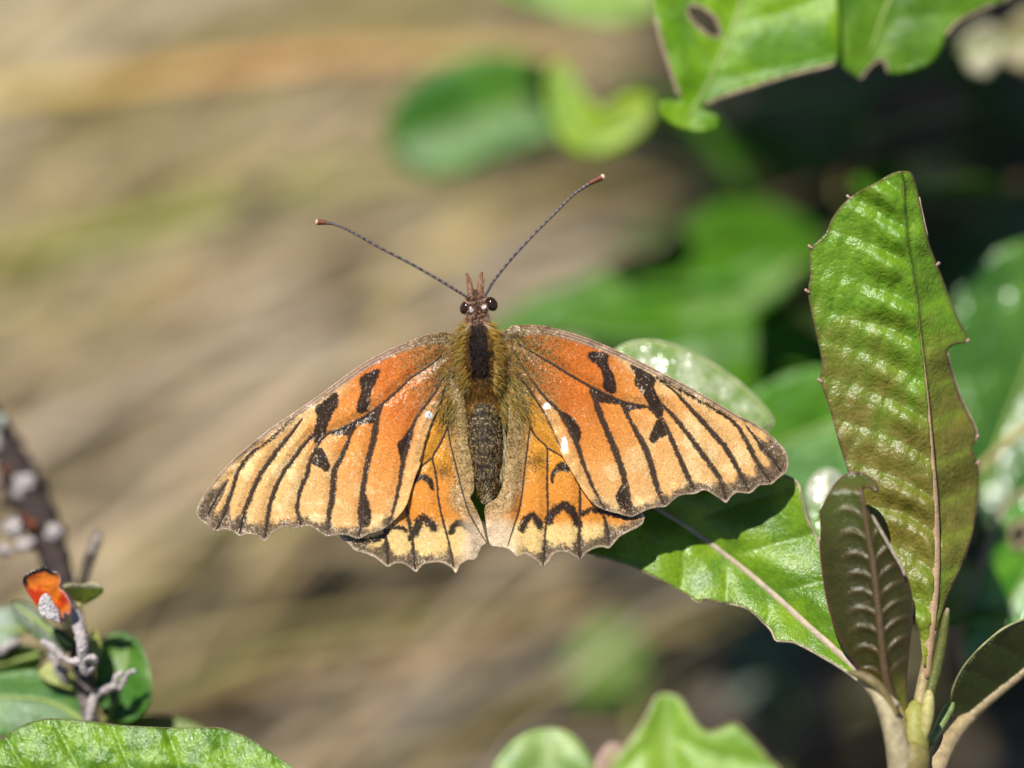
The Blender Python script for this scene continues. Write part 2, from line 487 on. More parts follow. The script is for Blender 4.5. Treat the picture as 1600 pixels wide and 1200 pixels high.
# ------------------------------------------------------------------ leaves
def leaf(parent, outline, rib, hf, cf, step=4, th=3, mat='leaf', ribr=(5, 1.5), ribcol=None, rimr=0, rimcol=None, rimseg=None, label=None, holes=(), smooth_n=4, name='leaf'):
    poly = catmull(outline, smooth_n)
    hp = [catmull(h, 4) for h in holes]
    rb = catmull(rib, 5, False)
    X, Y, q, be = sheet(poly, step, hp)
    L = np.hypot(*np.diff(rb, axis=0).T).sum()
    def H(x, y):
        d, s, t, _, _ = dpoly(x, y, rb)
        return hf(x, y, d, s, t, L), d, s, t
    h, d, s, t = H(X, Y)
    e = dpoly(X, Y, poly, True)[0]
    for hh in hp:
        e = np.minimum(e, dpoly(X, Y, hh, True)[0])
    c = cf(X, Y, d, s, t, L, e)
    n = len(X)
    V = np.vstack([P(X, Y, h), P(X, Y, h - th)])
    F = np.vstack([q, q[:, ::-1] + n, np.stack([be[:, 1], be[:, 0], be[:, 0] + n, be[:, 1] + n], 1)])
    cb = lerp(c, np.mean(c, axis=1, keepdims=True) * np.array([1.15, 1.2, 0.8]), np.full(n, 0.35))
    o = mk(name, V, F, M[mat], parent, np.vstack([c, cb]), label=label)
    if ribcol is not None:
        rr = rb
        hr = H(rr[:, 0], rr[:, 1])[0]
        r = np.interp(np.linspace(0, 1, len(rr)), np.linspace(0, 1, len(ribr)), ribr)
        Vt, Ft = tube_geo(P(rr[:, 0], rr[:, 1], hr - 0.35 * r), r * S * (D - hr * S) / D, 8)
        cc = np.repeat(np.tile(ribcol, (len(rr), 1)), 8, 0) * (1 + 0.1 * rng.normal(size=(len(Vt), 1)))
        mk('midrib', Vt, Ft, M['rib'], o, cc)
    if rimr:
        for k, lp in enumerate([poly] + hp):
            if rimseg is None or k:
                segs = [(0.0, 1.0)]
            else:
                near = lambda p: int(np.argmin(np.hypot(lp[:, 0] - p[0], lp[:, 1] - p[1]))) / len(lp)
                segs = [(near(a_), near(b_) if near(b_) > near(a_) else near(b_) + 1) for a_, b_ in rimseg]
            for (a, b) in segs:
                m = len(lp)
                idx = np.arange(int(a * m), int(b * m) + 1) % m
                pp = lp[idx]
                he = H(pp[:, 0], pp[:, 1])[0]
                rj = rimr * (0.75 + 0.5 * vnoise(pp[:, 0], pp[:, 1], 14, 3))
                Vt, Ft = tube_geo(P(pp[:, 0], pp[:, 1], he - th * 0.5), rj * S * (D - he * S) / D, 6, caps=not (a == 0 and b == 1))
                cc = np.tile(rimcol, (len(Vt), 1)) * np.repeat(0.7 + 0.6 * vnoise(pp[:, 0], pp[:, 1], 9, 8), 6)[:, None]
                mk('leaf_margin', Vt, Ft, M['rib'], o, cc)
    return o

def veins(d, t, L, sp, slant, sharp=0.6):
    """quilted relief between side veins: 0 at a vein, 1 between two"""
    u = t * L + slant * d - 0.0006 * d * d
    return np.abs(np.sin(np.pi * u / sp)) ** sharp, u / sp

TAN = A(176, 158, 134); PALE = A(205, 195, 175); PINK = A(150, 118, 98)

# --- the sprig that carries the butterfly
base = P(1425, 1240, 20); gbase = np.array([base[0] + 1.2, base[1] + 0.4, 0.0])
gbase[2] = ground_h(gbase[:1], gbase[1:2])[0]
sprig = root('leafy_sprig', gbase, 'green sprig with a tall folded leaf and a small dark curled leaf, carrying the butterfly', 'plant')
mid = [P(1430, 1095, 22), P(1429, 1130, 34), P(1428, 1175, 38), base, base * 0.66 + gbase * 0.34 + np.array([0.1, 0.15, 0]), base * 0.3 + gbase * 0.7 + np.array([0.25, 0.1, 0]), gbase - np.array([0, 0, 0.4])]
Cst = catmull(np.array(mid), 6, False)
Vt, Ft = tube_geo(Cst, np.interp(np.linspace(0, 1, len(Cst)), [0, 0.1, 0.3, 1], [0.03, 0.11, 0.14, 0.26]), 12)
cc = lerp(np.tile(A(150, 148, 72), (len(Vt), 1)), np.tile(A(110, 90, 62), (len(Vt), 1)), sstep(0.2, 0.6, np.repeat(np.linspace(0, 1, len(Cst)), 12)))
mk('stem', Vt, Ft, M['rib'], sprig, cc)

# perch leaf under the butterfly
perch_out = [(1398, 1105), (1372, 1085), (1340, 1063), (1312, 1043), (1290, 1030), (1262, 1014), (1240, 1004), (1222, 1002), (1212, 1000), (1205, 985), (1192, 972), (1178, 958), (1160, 948), (1125, 941), (1100, 936), (1094, 942), (1080, 934),
             (1050, 916), (1000, 890), (960, 876), (930, 868), (860, 850), (800, 832), (757, 818), (730, 790), (716, 745), (722, 690), (760, 640), (830, 618), (950, 645), (1100, 695), (1190, 732), (1232, 745), (1248, 758), (1254, 785), (1262, 815), (1280, 850), (1290, 905), (1302, 960), (1325, 1010), (1352, 1055), (1385, 1090)]
perch_rib = [(1400, 1105), (1338, 1045), (1270, 985), (1210, 930), (1150, 880), (1090, 835), (1040, 803), (950, 752), (850, 705), (770, 672)]
def perch_h(X, Y, d, s, t, L):
    q, u = veins(d, t, L, 88, 0.75)
    h = -92 + 175 * np.clip((0.5 - t) / 0.5, 0, 1) ** 1.3 - 30 * sstep(0.5, 1, t)
    up = np.where(s > 0, 1.0, 0.0)          # upper-right half
    h = h + np.where(s > 0, 0.06, 0.22) * d * sstep(1.0, 0.6, t) + 9 * q * sstep(3, 40, d) - 6 * np.exp(-d / 8)
    h = h + 10 * np.sin(d / 34 + 2) * up * sstep(20, 90, d)
    return h + 3 * (fbm(X, Y, 40, 3) - 0.5)
def perch_c(X, Y, d, s, t, L, e):
    q, u = veins(d, t, L, 88, 0.75)
    n = fbm(X, Y, 50, 21)
    c = lerp(np.tile(A(92, 134, 8), (len(X), 1)), np.tile(A(128, 164, 26), (len(X), 1)), sstep(0.3, 0.7, n))
    c = lerp(c, np.tile(A(140, 170, 70), (len(X), 1)), 0.35 * np.exp(-(q * 5)))
    c = lerp(c, np.tile(A(150, 140, 90), (len(X), 1)), 0.8 * sstep(4, 0, e))
    return c
leaf(sprig, perch_out, perch_rib, perch_h, perch_c, 4, 4, 'leaf', (9, 3), TAN, 2.0, A(168, 155, 128), rimseg=[((1372, 1085), (1080, 934)), ((1040, 912), (935, 869)), ((1225, 744), (1285, 870))], label='broad green leaf under the butterfly with chewed pale edge')

# pale shiny leaf behind the right forewing
sh_out = [(930, 590), (948, 560), (975, 540), (1010, 533), (1052, 540), (1100, 562), (1150, 595), (1190, 632), (1207, 656), (1203, 668), (1180, 690), (1120, 720), (1030, 715), (960, 660)]
sh_rib = [(1100, 730), (1085, 690), (1060, 640), (1030, 590), (1010, 550)]
def sh_h(X, Y, d, s, t, L):
    return -150 + 0.42 * (Y - 620) * -1 * -1 + 0.1 * (X - 1080) * -1 - 0.0012 * d * d + 10 * (fbm(X, Y, 46, 8) - 0.5)
def sh_c(X, Y, d, s, t, L, e):
    n = fbm(X, Y, 30, 11)
    c = lerp(np.tile(A(128, 156, 84), (len(X), 1)), np.tile(A(178, 190, 150), (len(X), 1)), sstep(0.35, 0.7, n))  # whitish sheen painted into the green in patches
    return lerp(c, np.tile(A(140, 165, 80), (len(X), 1)), sstep(8, 0, e))
leaf(sprig, sh_out, sh_rib, sh_h, sh_c, 5, 4, 'leaf_dewy', (5, 2), A(180, 185, 140), 2, A(185, 180, 150), label='pale shiny leaf showing above the right forewing')

# tall folded leaf
tall_out = [(1415, 267), (1395, 270), (1370, 284), (1345, 297), (1327, 309), (1311, 325), (1298, 345), (1289, 366), (1268, 386), (1264, 400), (1266, 430), (1262, 455), (1268, 490), (1277, 530), (1284, 568), (1281, 594), (1290, 620), (1300, 652), (1310, 690), (1320, 722), (1331, 757), (1342, 800), (1357, 838), (1376, 874), (1396, 908), (1416, 945), (1433, 980), (1440, 1012), (1443, 1040),
            (1452, 1038), (1456, 1010), (1466, 975), (1478, 940), (1494, 903), (1510, 868), (1521, 828), (1528, 780), (1530, 742), (1526, 718), (1519, 702), (1524, 690), (1526, 675), (1522, 662), (1513, 645), (1501, 620), (1491, 590), (1483, 562), (1481, 547), (1492, 539), (1510, 535), (1511, 524), (1498, 500), (1486, 470), (1475, 440), (1464, 412), (1452, 380), (1445, 350), (1438, 318), (1432, 290), (1425, 271)]
tall_rib = [(1446, 1060), (1452, 1000), (1460, 920), (1462, 850), (1460, 780), (1456, 720), (1452, 660), (1447, 600), (1440, 540), (1435, 490), (1428, 440), (1419, 385), (1413, 330), (1411, 280)]
def tall_q(X, Y, d, s, t, L):
    u = (Y + np.where(s < 0, 0.62, 0.5) * d - 0.0012 * d * d + 26 * (vnoise(X, Y, 90, 4) - 0.5)) / 60.0
    f = u - np.floor(u)
    return f, u
def tall_h(X, Y, d, s, t, L):
    f, u = tall_q(X, Y, d, s, t, L)
    # each bulge rises steeply from the vein below it and falls away gently
    bul = np.where(f < 0.36, np.sin(np.pi * 0.5 * f / 0.36), 0.5 + 0.5 * np.cos(np.pi * (f - 0.36) / 0.64))
    left = s < 0
    h = -20 + 25 * sstep(0.55, 1, t) + 35 * sstep(0.35, 0, t)
    h = h + np.where(left, 3 - 0.20 * d + 0.0004 * d * d, -15 * sstep(0, 4, d) * sstep(0.1, 0.4, t) - 0.75 * d + 8 * np.sin(Y / 26.0) * sstep(0, 25, d))
    h = h + np.where(left, 12.5, 4) * bul * sstep(-10, 14, d) * (0.2 + 0.8 * sstep(120, 30, d)) * (0.45 + 1.1 * vnoise(X, Y, 48, 19))
    h = h + np.where(left, 2.2, 1.0) * np.abs(np.sin((Y * 0.35 - 0.9 * d + 14 * vnoise(X, Y, 25, 27)) / 9.0)) * sstep(4, 30, d) * sstep(-0.05, 0.2, t)
    return h + 4.5 * (fbm(X, Y, 22, 13) - 0.5)
def tall_c(X, Y, d, s, t, L, e):
    f, u = tall_q(X, Y, d, s, t, L)
    n = fbm(X, Y, 45, 31); n2 = fbm(X, Y, 12, 32)
    g1 = lerp(np.tile(A(92, 138, 14), (len(X), 1)), np.tile(A(124, 162, 34), (len(X), 1)), n2)
    red = lerp(np.tile(A(108, 84, 28), (len(X), 1)), np.tile(A(142, 98, 60), (len(X), 1)), n2)
    k = sstep(440, 720, Y + 190 * (n - 0.5) + 70 * (n2 - 0.5) + np.where(s < 0, 0.55 * (d - 70), 30)) * np.where(s < 0, 0.85, 0.8)
    k = k * (0.62 + 0.2 * sstep(0.0, 0.5, f))
    k = k * sstep(0.02, 0.3, t) + 0.0
    c = lerp(g1, red, k)
    c = lerp(c, np.tile(A(92, 122, 14), (len(X), 1)), 0.35 * np.exp(-(np.minimum(f, 1 - f) * 66 / 2.5)))
    c = lerp(c, np.tile(A(100, 70, 50), (len(X), 1)), 0.8 * sstep(7, 0, e))
    c = lerp(c, np.tile(A(158, 160, 50), (len(X), 1)), 0.7 * sstep(0.2, 0.02, t) * sstep(30, 5, d))
    return c
tall = leaf(sprig, tall_out, tall_rib, tall_h, tall_c, 2.5, 4, 'leaf_red', (8, 8, 7, 5, 2.5, 1.0, 0.4, 0.3, 0.3), A(168, 138, 104), 1.7, A(176, 156, 136), rimseg=[((1526, 690), (1482, 553)), ((1450, 372), (1436, 310))], label='tall folded leaf, green above and flushed reddish brown below', smooth_n=3)
for (x, y) in [(1325, 307), (1265, 385), (1260, 454), (1280, 594), (1466, 412), (1512, 532), (1527, 682), (1528, 722)]:
    rb = catmull(tall_rib, 5, False); L = np.hypot(*np.diff(rb, axis=0).T).sum()
    xa = np.array([float(x)]); ya = np.array([float(y)])
    d, s_, t_, _, _ = dpoly(xa, ya, rb)
    hh = float(tall_h(xa, ya, d, s_, t_, L)[0])
    sx = -1 if x < 1410 else 1
    pxtube('margin_gland', [(x - sx * 5, y + 3, hh, 1.8), (x - sx * 1, y + 1, hh, 2.4), (x + sx * 1.5, y - 1.5, hh, 2.2), (x + sx * 2.5, y - 2.5, hh, 0.8)], M['rib'], tall, 8, 3, lambda t: A(176, 140, 128))

# small dark young leaf with a hooked tip
yl_out = [(1372, 768), (1369, 754), (1358, 745), (1342, 738), (1325, 740), (1308, 752), (1297, 768), (1288, 786), (1281, 800), (1283, 825), (1281, 855), (1285, 895), (1290, 930), (1298, 962), (1310, 995), (1326, 1022), (1345, 1050), (1365, 1078), (1382, 1108), (1396, 1140), (1424, 1145), (1418, 1105), (1417, 1060), (1421, 1010), (1425, 970), (1426, 940), (1421, 912), (1413, 893), (1402, 872), (1385, 843), (1370, 815), (1360, 805), (1352, 790), (1348, 772), (1349, 764), (1358, 762), (1366, 767)]
yl_rib = [(1412, 1150), (1395, 1100), (1384, 1060), (1378, 1010), (1373, 960), (1368, 910), (1361, 860), (1353, 815), (1347, 780), (1344, 762)]
def yl_q(X, Y, d, s, t, L):
    u = (Y - 735 + np.where(s < 0, 1.15 * d - 0.0215 * d * d, 1.25 * d - 0.012 * d * d) + 5 * np.sin(Y / 37.0)) / 31.0
    return u - np.floor(u)
def yl_h(X, Y, d, s, t, L):
    f = yl_q(X, Y, d, s, t, L)
    ridge = np.where(f < 0.5, np.exp(-((f - 0.5) / 0.10) ** 2), np.exp(-((f - 0.5) / 0.24) ** 2))
    env = sstep(2, 12, d) * sstep(58, 18, d) * sstep(0.12, 0.4, t) * (0.55 + 0.9 * vnoise(X, Y, 33, 6))
    h = 58 - 25 * sstep(0.5, 0.0, t) + 10 * np.exp(-(d / 9) ** 2)
    h = h + np.where(s < 0, -0.0075, -0.012) * d * d + 0.25 * d + 4.0 * ridge * env
    h = h - 30 * sstep(775, 738, Y) + 14 * sstep(1352, 1372, X) * sstep(790, 760, Y)
    return h
def yl_c(X, Y, d, s, t, L, e):
    f = yl_q(X, Y, d, s, t, L)
    n = fbm(X, Y, 10, 41)
    c = lerp(np.tile(A(46, 50, 8), (len(X), 1)), np.tile(A(68, 62, 20), (len(X), 1)), n)
    c = lerp(c, np.tile(A(78, 88, 28), (len(X), 1)), sstep(880, 780, Y) * 0.8)
    c = lerp(c, np.tile(A(112, 84, 58), (len(X), 1)), 0.35 * np.exp(-((f - 0.5) / 0.14) ** 2) * sstep(60, 20, d))
    c = lerp(c, np.tile(A(110, 112, 30), (len(X), 1)), 0.8 * sstep(0.3, 0.1, t) * sstep(6, 16, d))
    c = lerp(c, np.tile(A(90, 52, 44), (len(X), 1)), 0.7 * sstep(5, 0, e))
    return c
yl = leaf(sprig, yl_out, yl_rib, yl_h, yl_c, 2, 4, 'leaf_young', (8, 3.5), A(92, 74, 48), 0.9, A(110, 78, 66), label='small dark bronze leaf with bright ridges and hooked tip', smooth_n=3)
pxtube('torn_edge', [(1363, 805, 68, 1.0), (1368, 815, 66, 2.4), (1385, 845, 64, 2.6), (1398, 868, 60, 2.5), (1408, 885, 56, 2.5), (1413, 897, 54, 2.2), (1413, 901, 52, 1)], M['rib'], yl, 8, 4, lambda t: A(190, 172, 150))

# dark leaf seen from below, lower right
dk_out = [(1640, 955), (1600, 968), (1570, 981), (1545, 1000), (1520, 1024), (1502, 1048), (1490, 1074), (1485, 1098), (1488, 1115), (1500, 1128), (1530, 1108), (1570, 1075), (1610, 1045), (1680, 990)]
dk_rib = [(1478, 1150), (1510, 1122), (1545, 1092), (1590, 1056), (1640, 1015), (1690, 975)]
def dk_h(X, Y, d, s, t, L):
    return -95 + 1.12 * d + 0.12 * (X - 1480) + 3 * veins(d, t, L, 60, 0.5)[0]
def dk_c(X, Y, d, s, t, L, e):
    c = lerp(np.tile(A(52, 76, 26), (len(X), 1)), np.tile(A(80, 96, 46), (len(X), 1)), fbm(X, Y, 30, 51))
    return lerp(c, np.tile(A(120, 120, 70), (len(X), 1)), sstep(6, 0, e))
leaf(sprig, dk_out, dk_rib, dk_h, dk_c, 4, 4, 'leaf', (11, 6), A(168, 148, 112), 2, A(140, 140, 96), label='dark shaded leaf turned edge-on at the stem')

# small grey-green leaf tip between the perch leaf and the young leaf
sm_out = [(1262, 790), (1262, 762), (1275, 742), (1292, 733), (1308, 738), (1318, 760), (1315, 800), (1302, 835), (1285, 850), (1270, 825)]
def sm_h(X, Y, d, s, t, L):
    return -190 + 0.45 * (Y - 800) * 1.0 - 0.3 * d + 6 * (fbm(X, Y, 20, 2) - .5)
def sm_c(X, Y, d, s, t, L, e):
    return lerp(np.tile(A(96, 140, 40), (len(X), 1)), np.tile(A(176, 182, 160), (len(X), 1)), sstep(810, 770, Y + 20 * (fbm(X, Y, 20, 4) - .5)))
leaf(sprig, sm_out, [(1292, 855), (1290, 800), (1292, 740)], sm_h, sm_c, 4, 4, 'leaf_dewy', (3, 1), A(170, 170, 120), 1.6, A(180, 172, 150))

# petioles, bud scales
pxtube('petiole', [(1345, 1058, 50, 8), (1372, 1085, 68, 12), (1390, 1122, 72, 16), (1402, 1165, 68, 19), (1409, 1210, 60, 21), (1418, 1290, 48, 19)], M['rib'], sprig, 10, 5, lambda t: A(178, 164, 128))
pxtube('petiole', [(1545, 1090, -98, 9), (1515, 1118, -95, 12), (1490, 1146, -60, 15), (1468, 1180, -10, 19), (1450, 1230, 25, 19), (1438, 1300, 35, 15)], M['rib'], sprig, 10, 5, lambda t: A(170, 150, 112))
pxtube('petiole', [(1455, 985, 4, 8), (1449, 1030, 8, 8.5), (1440, 1075, 14, 9), (1433, 1120, 25, 10), (1428, 1150, 30, 9)], M['rib'], sprig, 10, 5, lambda t: A(166, 148, 104))
pxtube('petiole', [(1396, 1100, 30, 13), (1405, 1130, 38, 15), (1414, 1152, 42, 13), (1424, 1172, 40, 9)], M['rib'], sprig, 10, 5, lambda t: A(134, 118, 74))
pxtube('bud_scale', [(1481, 950, 10, 2.5), (1478, 965, 10, 6), (1472, 1000, 10, 8), (1464, 1040, 12, 9), (1452, 1085, 18, 9), (1440, 1130, 28, 8)], M['rib'], sprig, 8, 5, lambda t: lerp(A(150, 118, 104), A(92, 96, 40), float(sstep(0, 0.2, t))))
pxtube('bud_scale', [(1452, 1078, 40, 3), (1451, 1090, 42, 9), (1449, 1115, 46, 11), (1445, 1140, 48, 9), (1438, 1165, 46, 6)], M['rib'], sprig, 8, 4, lambda t: A(176, 168, 104))
pxtube('bud_scale', [(1325, 1050, 60, 2), (1338, 1053, 66, 6), (1358, 1062, 72, 9), (1380, 1082, 76, 8), (1402, 1120, 80, 5)], M['rib'], sprig, 8, 4, lambda t: A(118, 104, 66))
pxtube('bud_scale', [(1490, 1095, -60, 2), (1484, 1105, -58, 8), (1474, 1122, -45, 9), (1455, 1160, 0, 6)], M['rib'], sprig, 8, 4, lambda t: A(130, 150, 90))

# --- the taller shrub behind and above, on the right
sb = np.array([13.5, 38.0, 0.0]); sb[2] = ground_h(sb[:1], sb[1:2])[0]
shrub = root('broadleaf_shrub', sb, 'broadleaf shrub with blurred green leaves filling the shade behind the sprig', 'shrub')
def wtube(name, pts, r0, r1, mat, parent, col, sides=8):
    C = catmull(np.array(pts, float), 6, False)
    V, F = tube_geo(C, np.linspace(r0, r1, len(C)), sides)
    return mk(name, V, F, M[mat], parent, np.tile(col, (len(V), 1)) * (1 + 0.2 * rng.normal(size=(len(V), 1))))
def spread(X, Y, sc_=40, seed=0, a=(70, 120, 24), b=(104, 150, 44), edge=None, e=None):
    c = lerp(np.tile(A(*a), (len(X), 1)), np.tile(A(*b), (len(X), 1)), sstep(0.3, 0.7, fbm(X, Y, sc_, seed)))
    return c

def simple_leaf(outline, rib, h0, gx=0.0, gy=0.0, fold=0.15, a=(70, 120, 24), b=(104, 150, 44), label=None, step=9, mat='leaf_far', bulge=10, sp=110, parent=None, rim=None, holes=(), ribc=None, rimseg=None):
    cx = np.mean([p[0] for p in outline]); cy = np.mean([p[1] for p in outline])
    sd = abs(hash((round(cx), round(cy)))) % 97
    def hf(X, Y, d, s, t, L):
        return h0 + gx * (X - cx) + gy * (Y - cy) + fold * d + bulge * veins(d, t, L, sp, 0.7)[0] * sstep(3, 40, d) + 12 * (fbm(X, Y, 70, sd) - .5)
    def cf(X, Y, d, s, t, L, e):
        return spread(X, Y, 60, sd, a, b)
    return leaf(parent or shrub, outline, rib, hf, cf, step, 5, mat, (6, 2), ribc if ribc is not None else A(140, 160, 80), rim or 0, A(150, 130, 104), label=label, holes=holes, rimseg=rimseg)

# two chewed leaves hanging into the top of the picture
simple_leaf([(1020, -190), (1016, -90), (1022, 0), (1030, 50), (1045, 100), (1058, 140), (1062, 158), (1040, 155), (1031, 163), (1036, 184), (1058, 199), (1090, 207), (1119, 201), (1127, 187), (1116, 178), (1096, 168), (1130, 151), (1180, 135), (1240, 116), (1290, 104), (1310, 92), (1312, 40), (1300, -60), (1260, -170), (1140, -230)],
            [(1200, -225), (1190, -150), (1175, -60), (1150, 30), (1110, 120), (1075, 185)], -260, 0.05, 0.12, 0.06, (88, 136, 6), (122, 164, 18), 'green leaf with an eaten hole and curled tip hanging at the top', 6, 'leaf_matte', 6, 90, rimseg=[((1024, 30), (1060, 150)), ((1100, 166), (1300, 98))],
            holes=[[(1078, 8), (1100, 14), (1118, 30), (1126, 52), (1120, 60), (1105, 54), (1088, 40), (1075, 24)]], rim=3.5)
simple_leaf([(1296, -140), (1292, -40), (1296, 40), (1302, 85), (1318, 106), (1342, 122), (1352, 112), (1366, 98), (1382, 94), (1388, 112), (1398, 116), (1424, 112), (1452, 100), (1470, 78), (1480, 52), (1500, 32), (1540, 12), (1580, -5), (1620, -60), (1600, -150), (1480, -220), (1380, -210)],
            [(1480, -215), (1460, -150), (1420, -60), (1385, 10), (1360, 80)], -280, -0.05, 0.10, 0.06, (70, 114, 10), (96, 138, 24), 'green leaf with notched lower edge beside the eaten leaf', 6, 'leaf_matte', 6, 90, rim=3.0, rimseg=[((1340, 121), (1390, 113)), ((1478, 60), (1575, -2))])
# mid-distance blurred leaves
simple_leaf([(604, 215), (615, 165), (650, 125), (700, 95), (760, 80), (820, 85), (870, 105), (900, 150), (895, 195), (850, 225), (780, 245), (720, 270), (660, 272), (620, 250)],
            [(905, 140), (830, 160), (740, 185), (610, 225)], -1250, 0.1, 0.12, 0.12, (56, 112, 14), (84, 136, 28), 'dark green blurred leaf above the antennae', 12, bulge=6)
simple_leaf([(852, 130), (862, 102), (882, 98), (898, 118), (915, 150), (935, 168), (955, 162), (985, 145), (1012, 150), (1020, 175), (1005, 205), (975, 228), (935, 244), (905, 240), (880, 222), (862, 185)],
            [(1010, 165), (975, 195), (925, 215), (895, 190), (875, 120)], -900, 0.1, 0.3, 0.3, (120, 160, 10), (156, 184, 30), 'bright yellow-green bent leaf beside the dark blurred leaf', 8, bulge=6)
simple_leaf([(770, -20), (850, 20), (930, 40), (1010, 30), (1040, -20), (1000, -120), (880, -150), (790, -100)],
            [(1030, -90), (930, -40), (820, -20)], -1050, 0.0, 0.5, 0.1, (90, 140, 30), (140, 170, 70), None, 14, bulge=6)
simple_leaf([(880, 500), (920, 455), (990, 435), (1070, 440), (1140, 425), (1200, 400), (1250, 410), (1230, 450), (1180, 490), (1130, 540), (1040, 570), (940, 560)],
            [(1250, 410), (1150, 470), (1030, 500), (890, 510)], -1100, 0.1, 0.25, 0.15, (66, 128, 16), (96, 150, 30), 'blurred green leaf above the right forewing', 12, bulge=6)
simple_leaf([(1040, 420), (1050, 370), (1085, 325), (1125, 305), (1160, 320), (1175, 370), (1160, 430), (1120, 470), (1070, 470)],
            [(1090, 490), (1105, 420), (1125, 320)], -1500, 0.0, 0.3, 0.1, (80, 126, 50), (120, 150, 90), None, 12, bulge=6)
simple_leaf([(1060, 600), (1120, 530), (1200, 510), (1280, 500), (1330, 480), (1330, 560), (1300, 620), (1200, 650), (1110, 640)],
            [(1340, 500), (1230, 560), (1080, 600)], -1300, 0.0, 0.1, 0.1, (56, 112, 22), (90, 138, 50), None, 12, bulge=6)
simple_leaf([(1120, 690), (1170, 620), (1240, 580), (1310, 575), (1380, 600), (1400, 680), (1370, 760), (1300, 800), (1210, 790), (1140, 750)],
            [(1400, 620), (1280, 670), (1150, 720)], -560, 0.0, 0.15, 0.1, (64, 124, 20), (90, 144, 34), 'blurred green leaf behind the right wing tip', 10, bulge=6)
simple_leaf([(1455, 640), (1475, 520), (1510, 430), (1570, 385), (1640, 380), (1700, 460), (1700, 600), (1660, 720), (1600, 790), (1540, 830), (1500, 760)],
            [(1510, 850), (1560, 700), (1620, 540), (1650, 420)], -620, -0.10, 0.22, 0.08, (62, 108, 26), (84, 128, 40), 'blurred green leaf behind the tall folded leaf', 10, 'leaf_dewy', bulge=14, sp=150)
simple_leaf([(1500, 1010), (1530, 900), (1560, 810), (1600, 770), (1680, 760), (1720, 840), (1680, 960), (1600, 1040), (1530, 1080)],
            [(1510, 1070), (1570, 960), (1650, 820)], -420, 0.0, 0.25, 0.1, (72, 132, 14), (104, 156, 30), 'green leaf with a brown eaten spot right of the tall leaf', 8, 'leaf_dewy', bulge=14,
            holes=[[(1578, 838), (1584, 822), (1598, 815), (1606, 832), (1600, 852), (1586, 856)]], rim=5)
for (x, y, h, a, b_, c1, c2) in [(1430, 190, -1000, 85, 55, (84, 66, 54), (110, 88, 74)), (1365, 290, -1150, 60, 60, (104, 82, 48), (130, 104, 66)), (1535, 75, -700, 36, 42, (150, 150, 110), (186, 180, 150)), (1600, 60, -800, 40, 55, (150, 140, 100), (180, 170, 130)),
                                 (1240, 1120, -1500, 80, 90, (110, 92, 80), (130, 110, 96))]:
    th0 = np.linspace(0, 2 * math.pi, 14, endpoint=False); wob = rng.uniform(0.8, 1.15, 14)
    simple_leaf([(x + a * math.cos(q) * k, y + b_ * math.sin(q) * k - 0.25 * a * math.cos(q)) for q, k in zip(th0, wob)], [(x - a, y + 0.25 * a), (x, y), (x + a, y - 0.25 * a)], h, 0.2, 0.1, 0.25, c1, c2, 'withered brown leaf hanging in the shade' if y < 250 and x > 1300 and h < -900 else None, 10, 'leaf_far', 8, 90)
pxtube('twig', [(1500, 750, -480, 5), (1535, 728, -470, 6), (1570, 695, -460, 7), (1620, 650, -470, 7.5), (1700, 575, -600, 8)], M['rib'], shrub, 8, 4, lambda t: A(176, 164, 110))

# canopy: one leaf mesh, copied; most of it is out of view, added to shade the ground behind
def unit_leaf(seed):
    r = np.random.default_rng(seed)
    nu, nv = 9, 7
    V = []; C = []
    for i in range(nu):
        t = i / (nu - 1)
        wv = 0.24 * math.sin(math.pi * min(1, t * 0.97 + 0.03)) ** 0.75 * (1.0 - 0.25 * t)
        for j in range(nv):
            s = j / (nv - 1) * 2 - 1
            wob = 1 + 0.07 * r.normal() * (abs(s) > 0.9)
            V.append((s * wv * wob, t, 0.10 * abs(s) * wv * 4 - 0.18 * t * t + 0.012 * math.sin(t * 30) * abs(s)))
            g = 0.85 + 0.3 * r.random()
            C.append(A(76, 124, 24) * g)
    V = np.array(V); F = []
    for i in range(nu - 1):
        for j in range(nv - 1):
            a = i * nv + j
            F.append([a, a + 1, a + nv + 1, a + nv])
    n = len(V)
    B = V.copy(); B[:, 2] -= 0.012
    F2 = [f[::-1] for f in [[x + n for x in f] for f in F]]
    rim = []
    for i in range(nu - 1):
        a = i * nv; rim.append([a, a + nv, a + nv + n, a + n]); a = i * nv + nv - 1; rim.append([a + n, a + nv + n, a + nv, a])
    me = bpy.data.meshes.new('leaf_blade'); me.from_pydata(np.vstack([V, B]).tolist(), [], F + F2 + rim)
    at = me.color_attributes.new('tint', 'FLOAT_COLOR', 'POINT')
    c = np.ones((2 * n, 4), np.float32); c[:n, :3] = C; c[n:, :3] = C
    at.data.foreach_set('color', c.ravel())
    me.polygons.foreach_set('use_smooth', np.ones(len(me.polygons), bool))
    me.materials.append(M['leaf_far']); me.update()
    return me
ul = [unit_leaf(i) for i in range(4)]
def put_leaf(parent, pos, direction, size, roll=0.0):
    o = bpy.data.objects.new('leaf', ul[rng.integers(4)])
    d = Vector(direction).normalized()
    q = d.to_track_quat('Y', 'Z')
    o.rotation_mode = 'QUATERNION'
    o.rotation_quaternion = q @ Matrix.Rotation(roll, 3, 'Y').to_quaternion()
    o.location = Vector(np.asarray(pos) - ROOT[parent]); o.scale = (size, size, size)
    o.parent = parent
    return link(o)

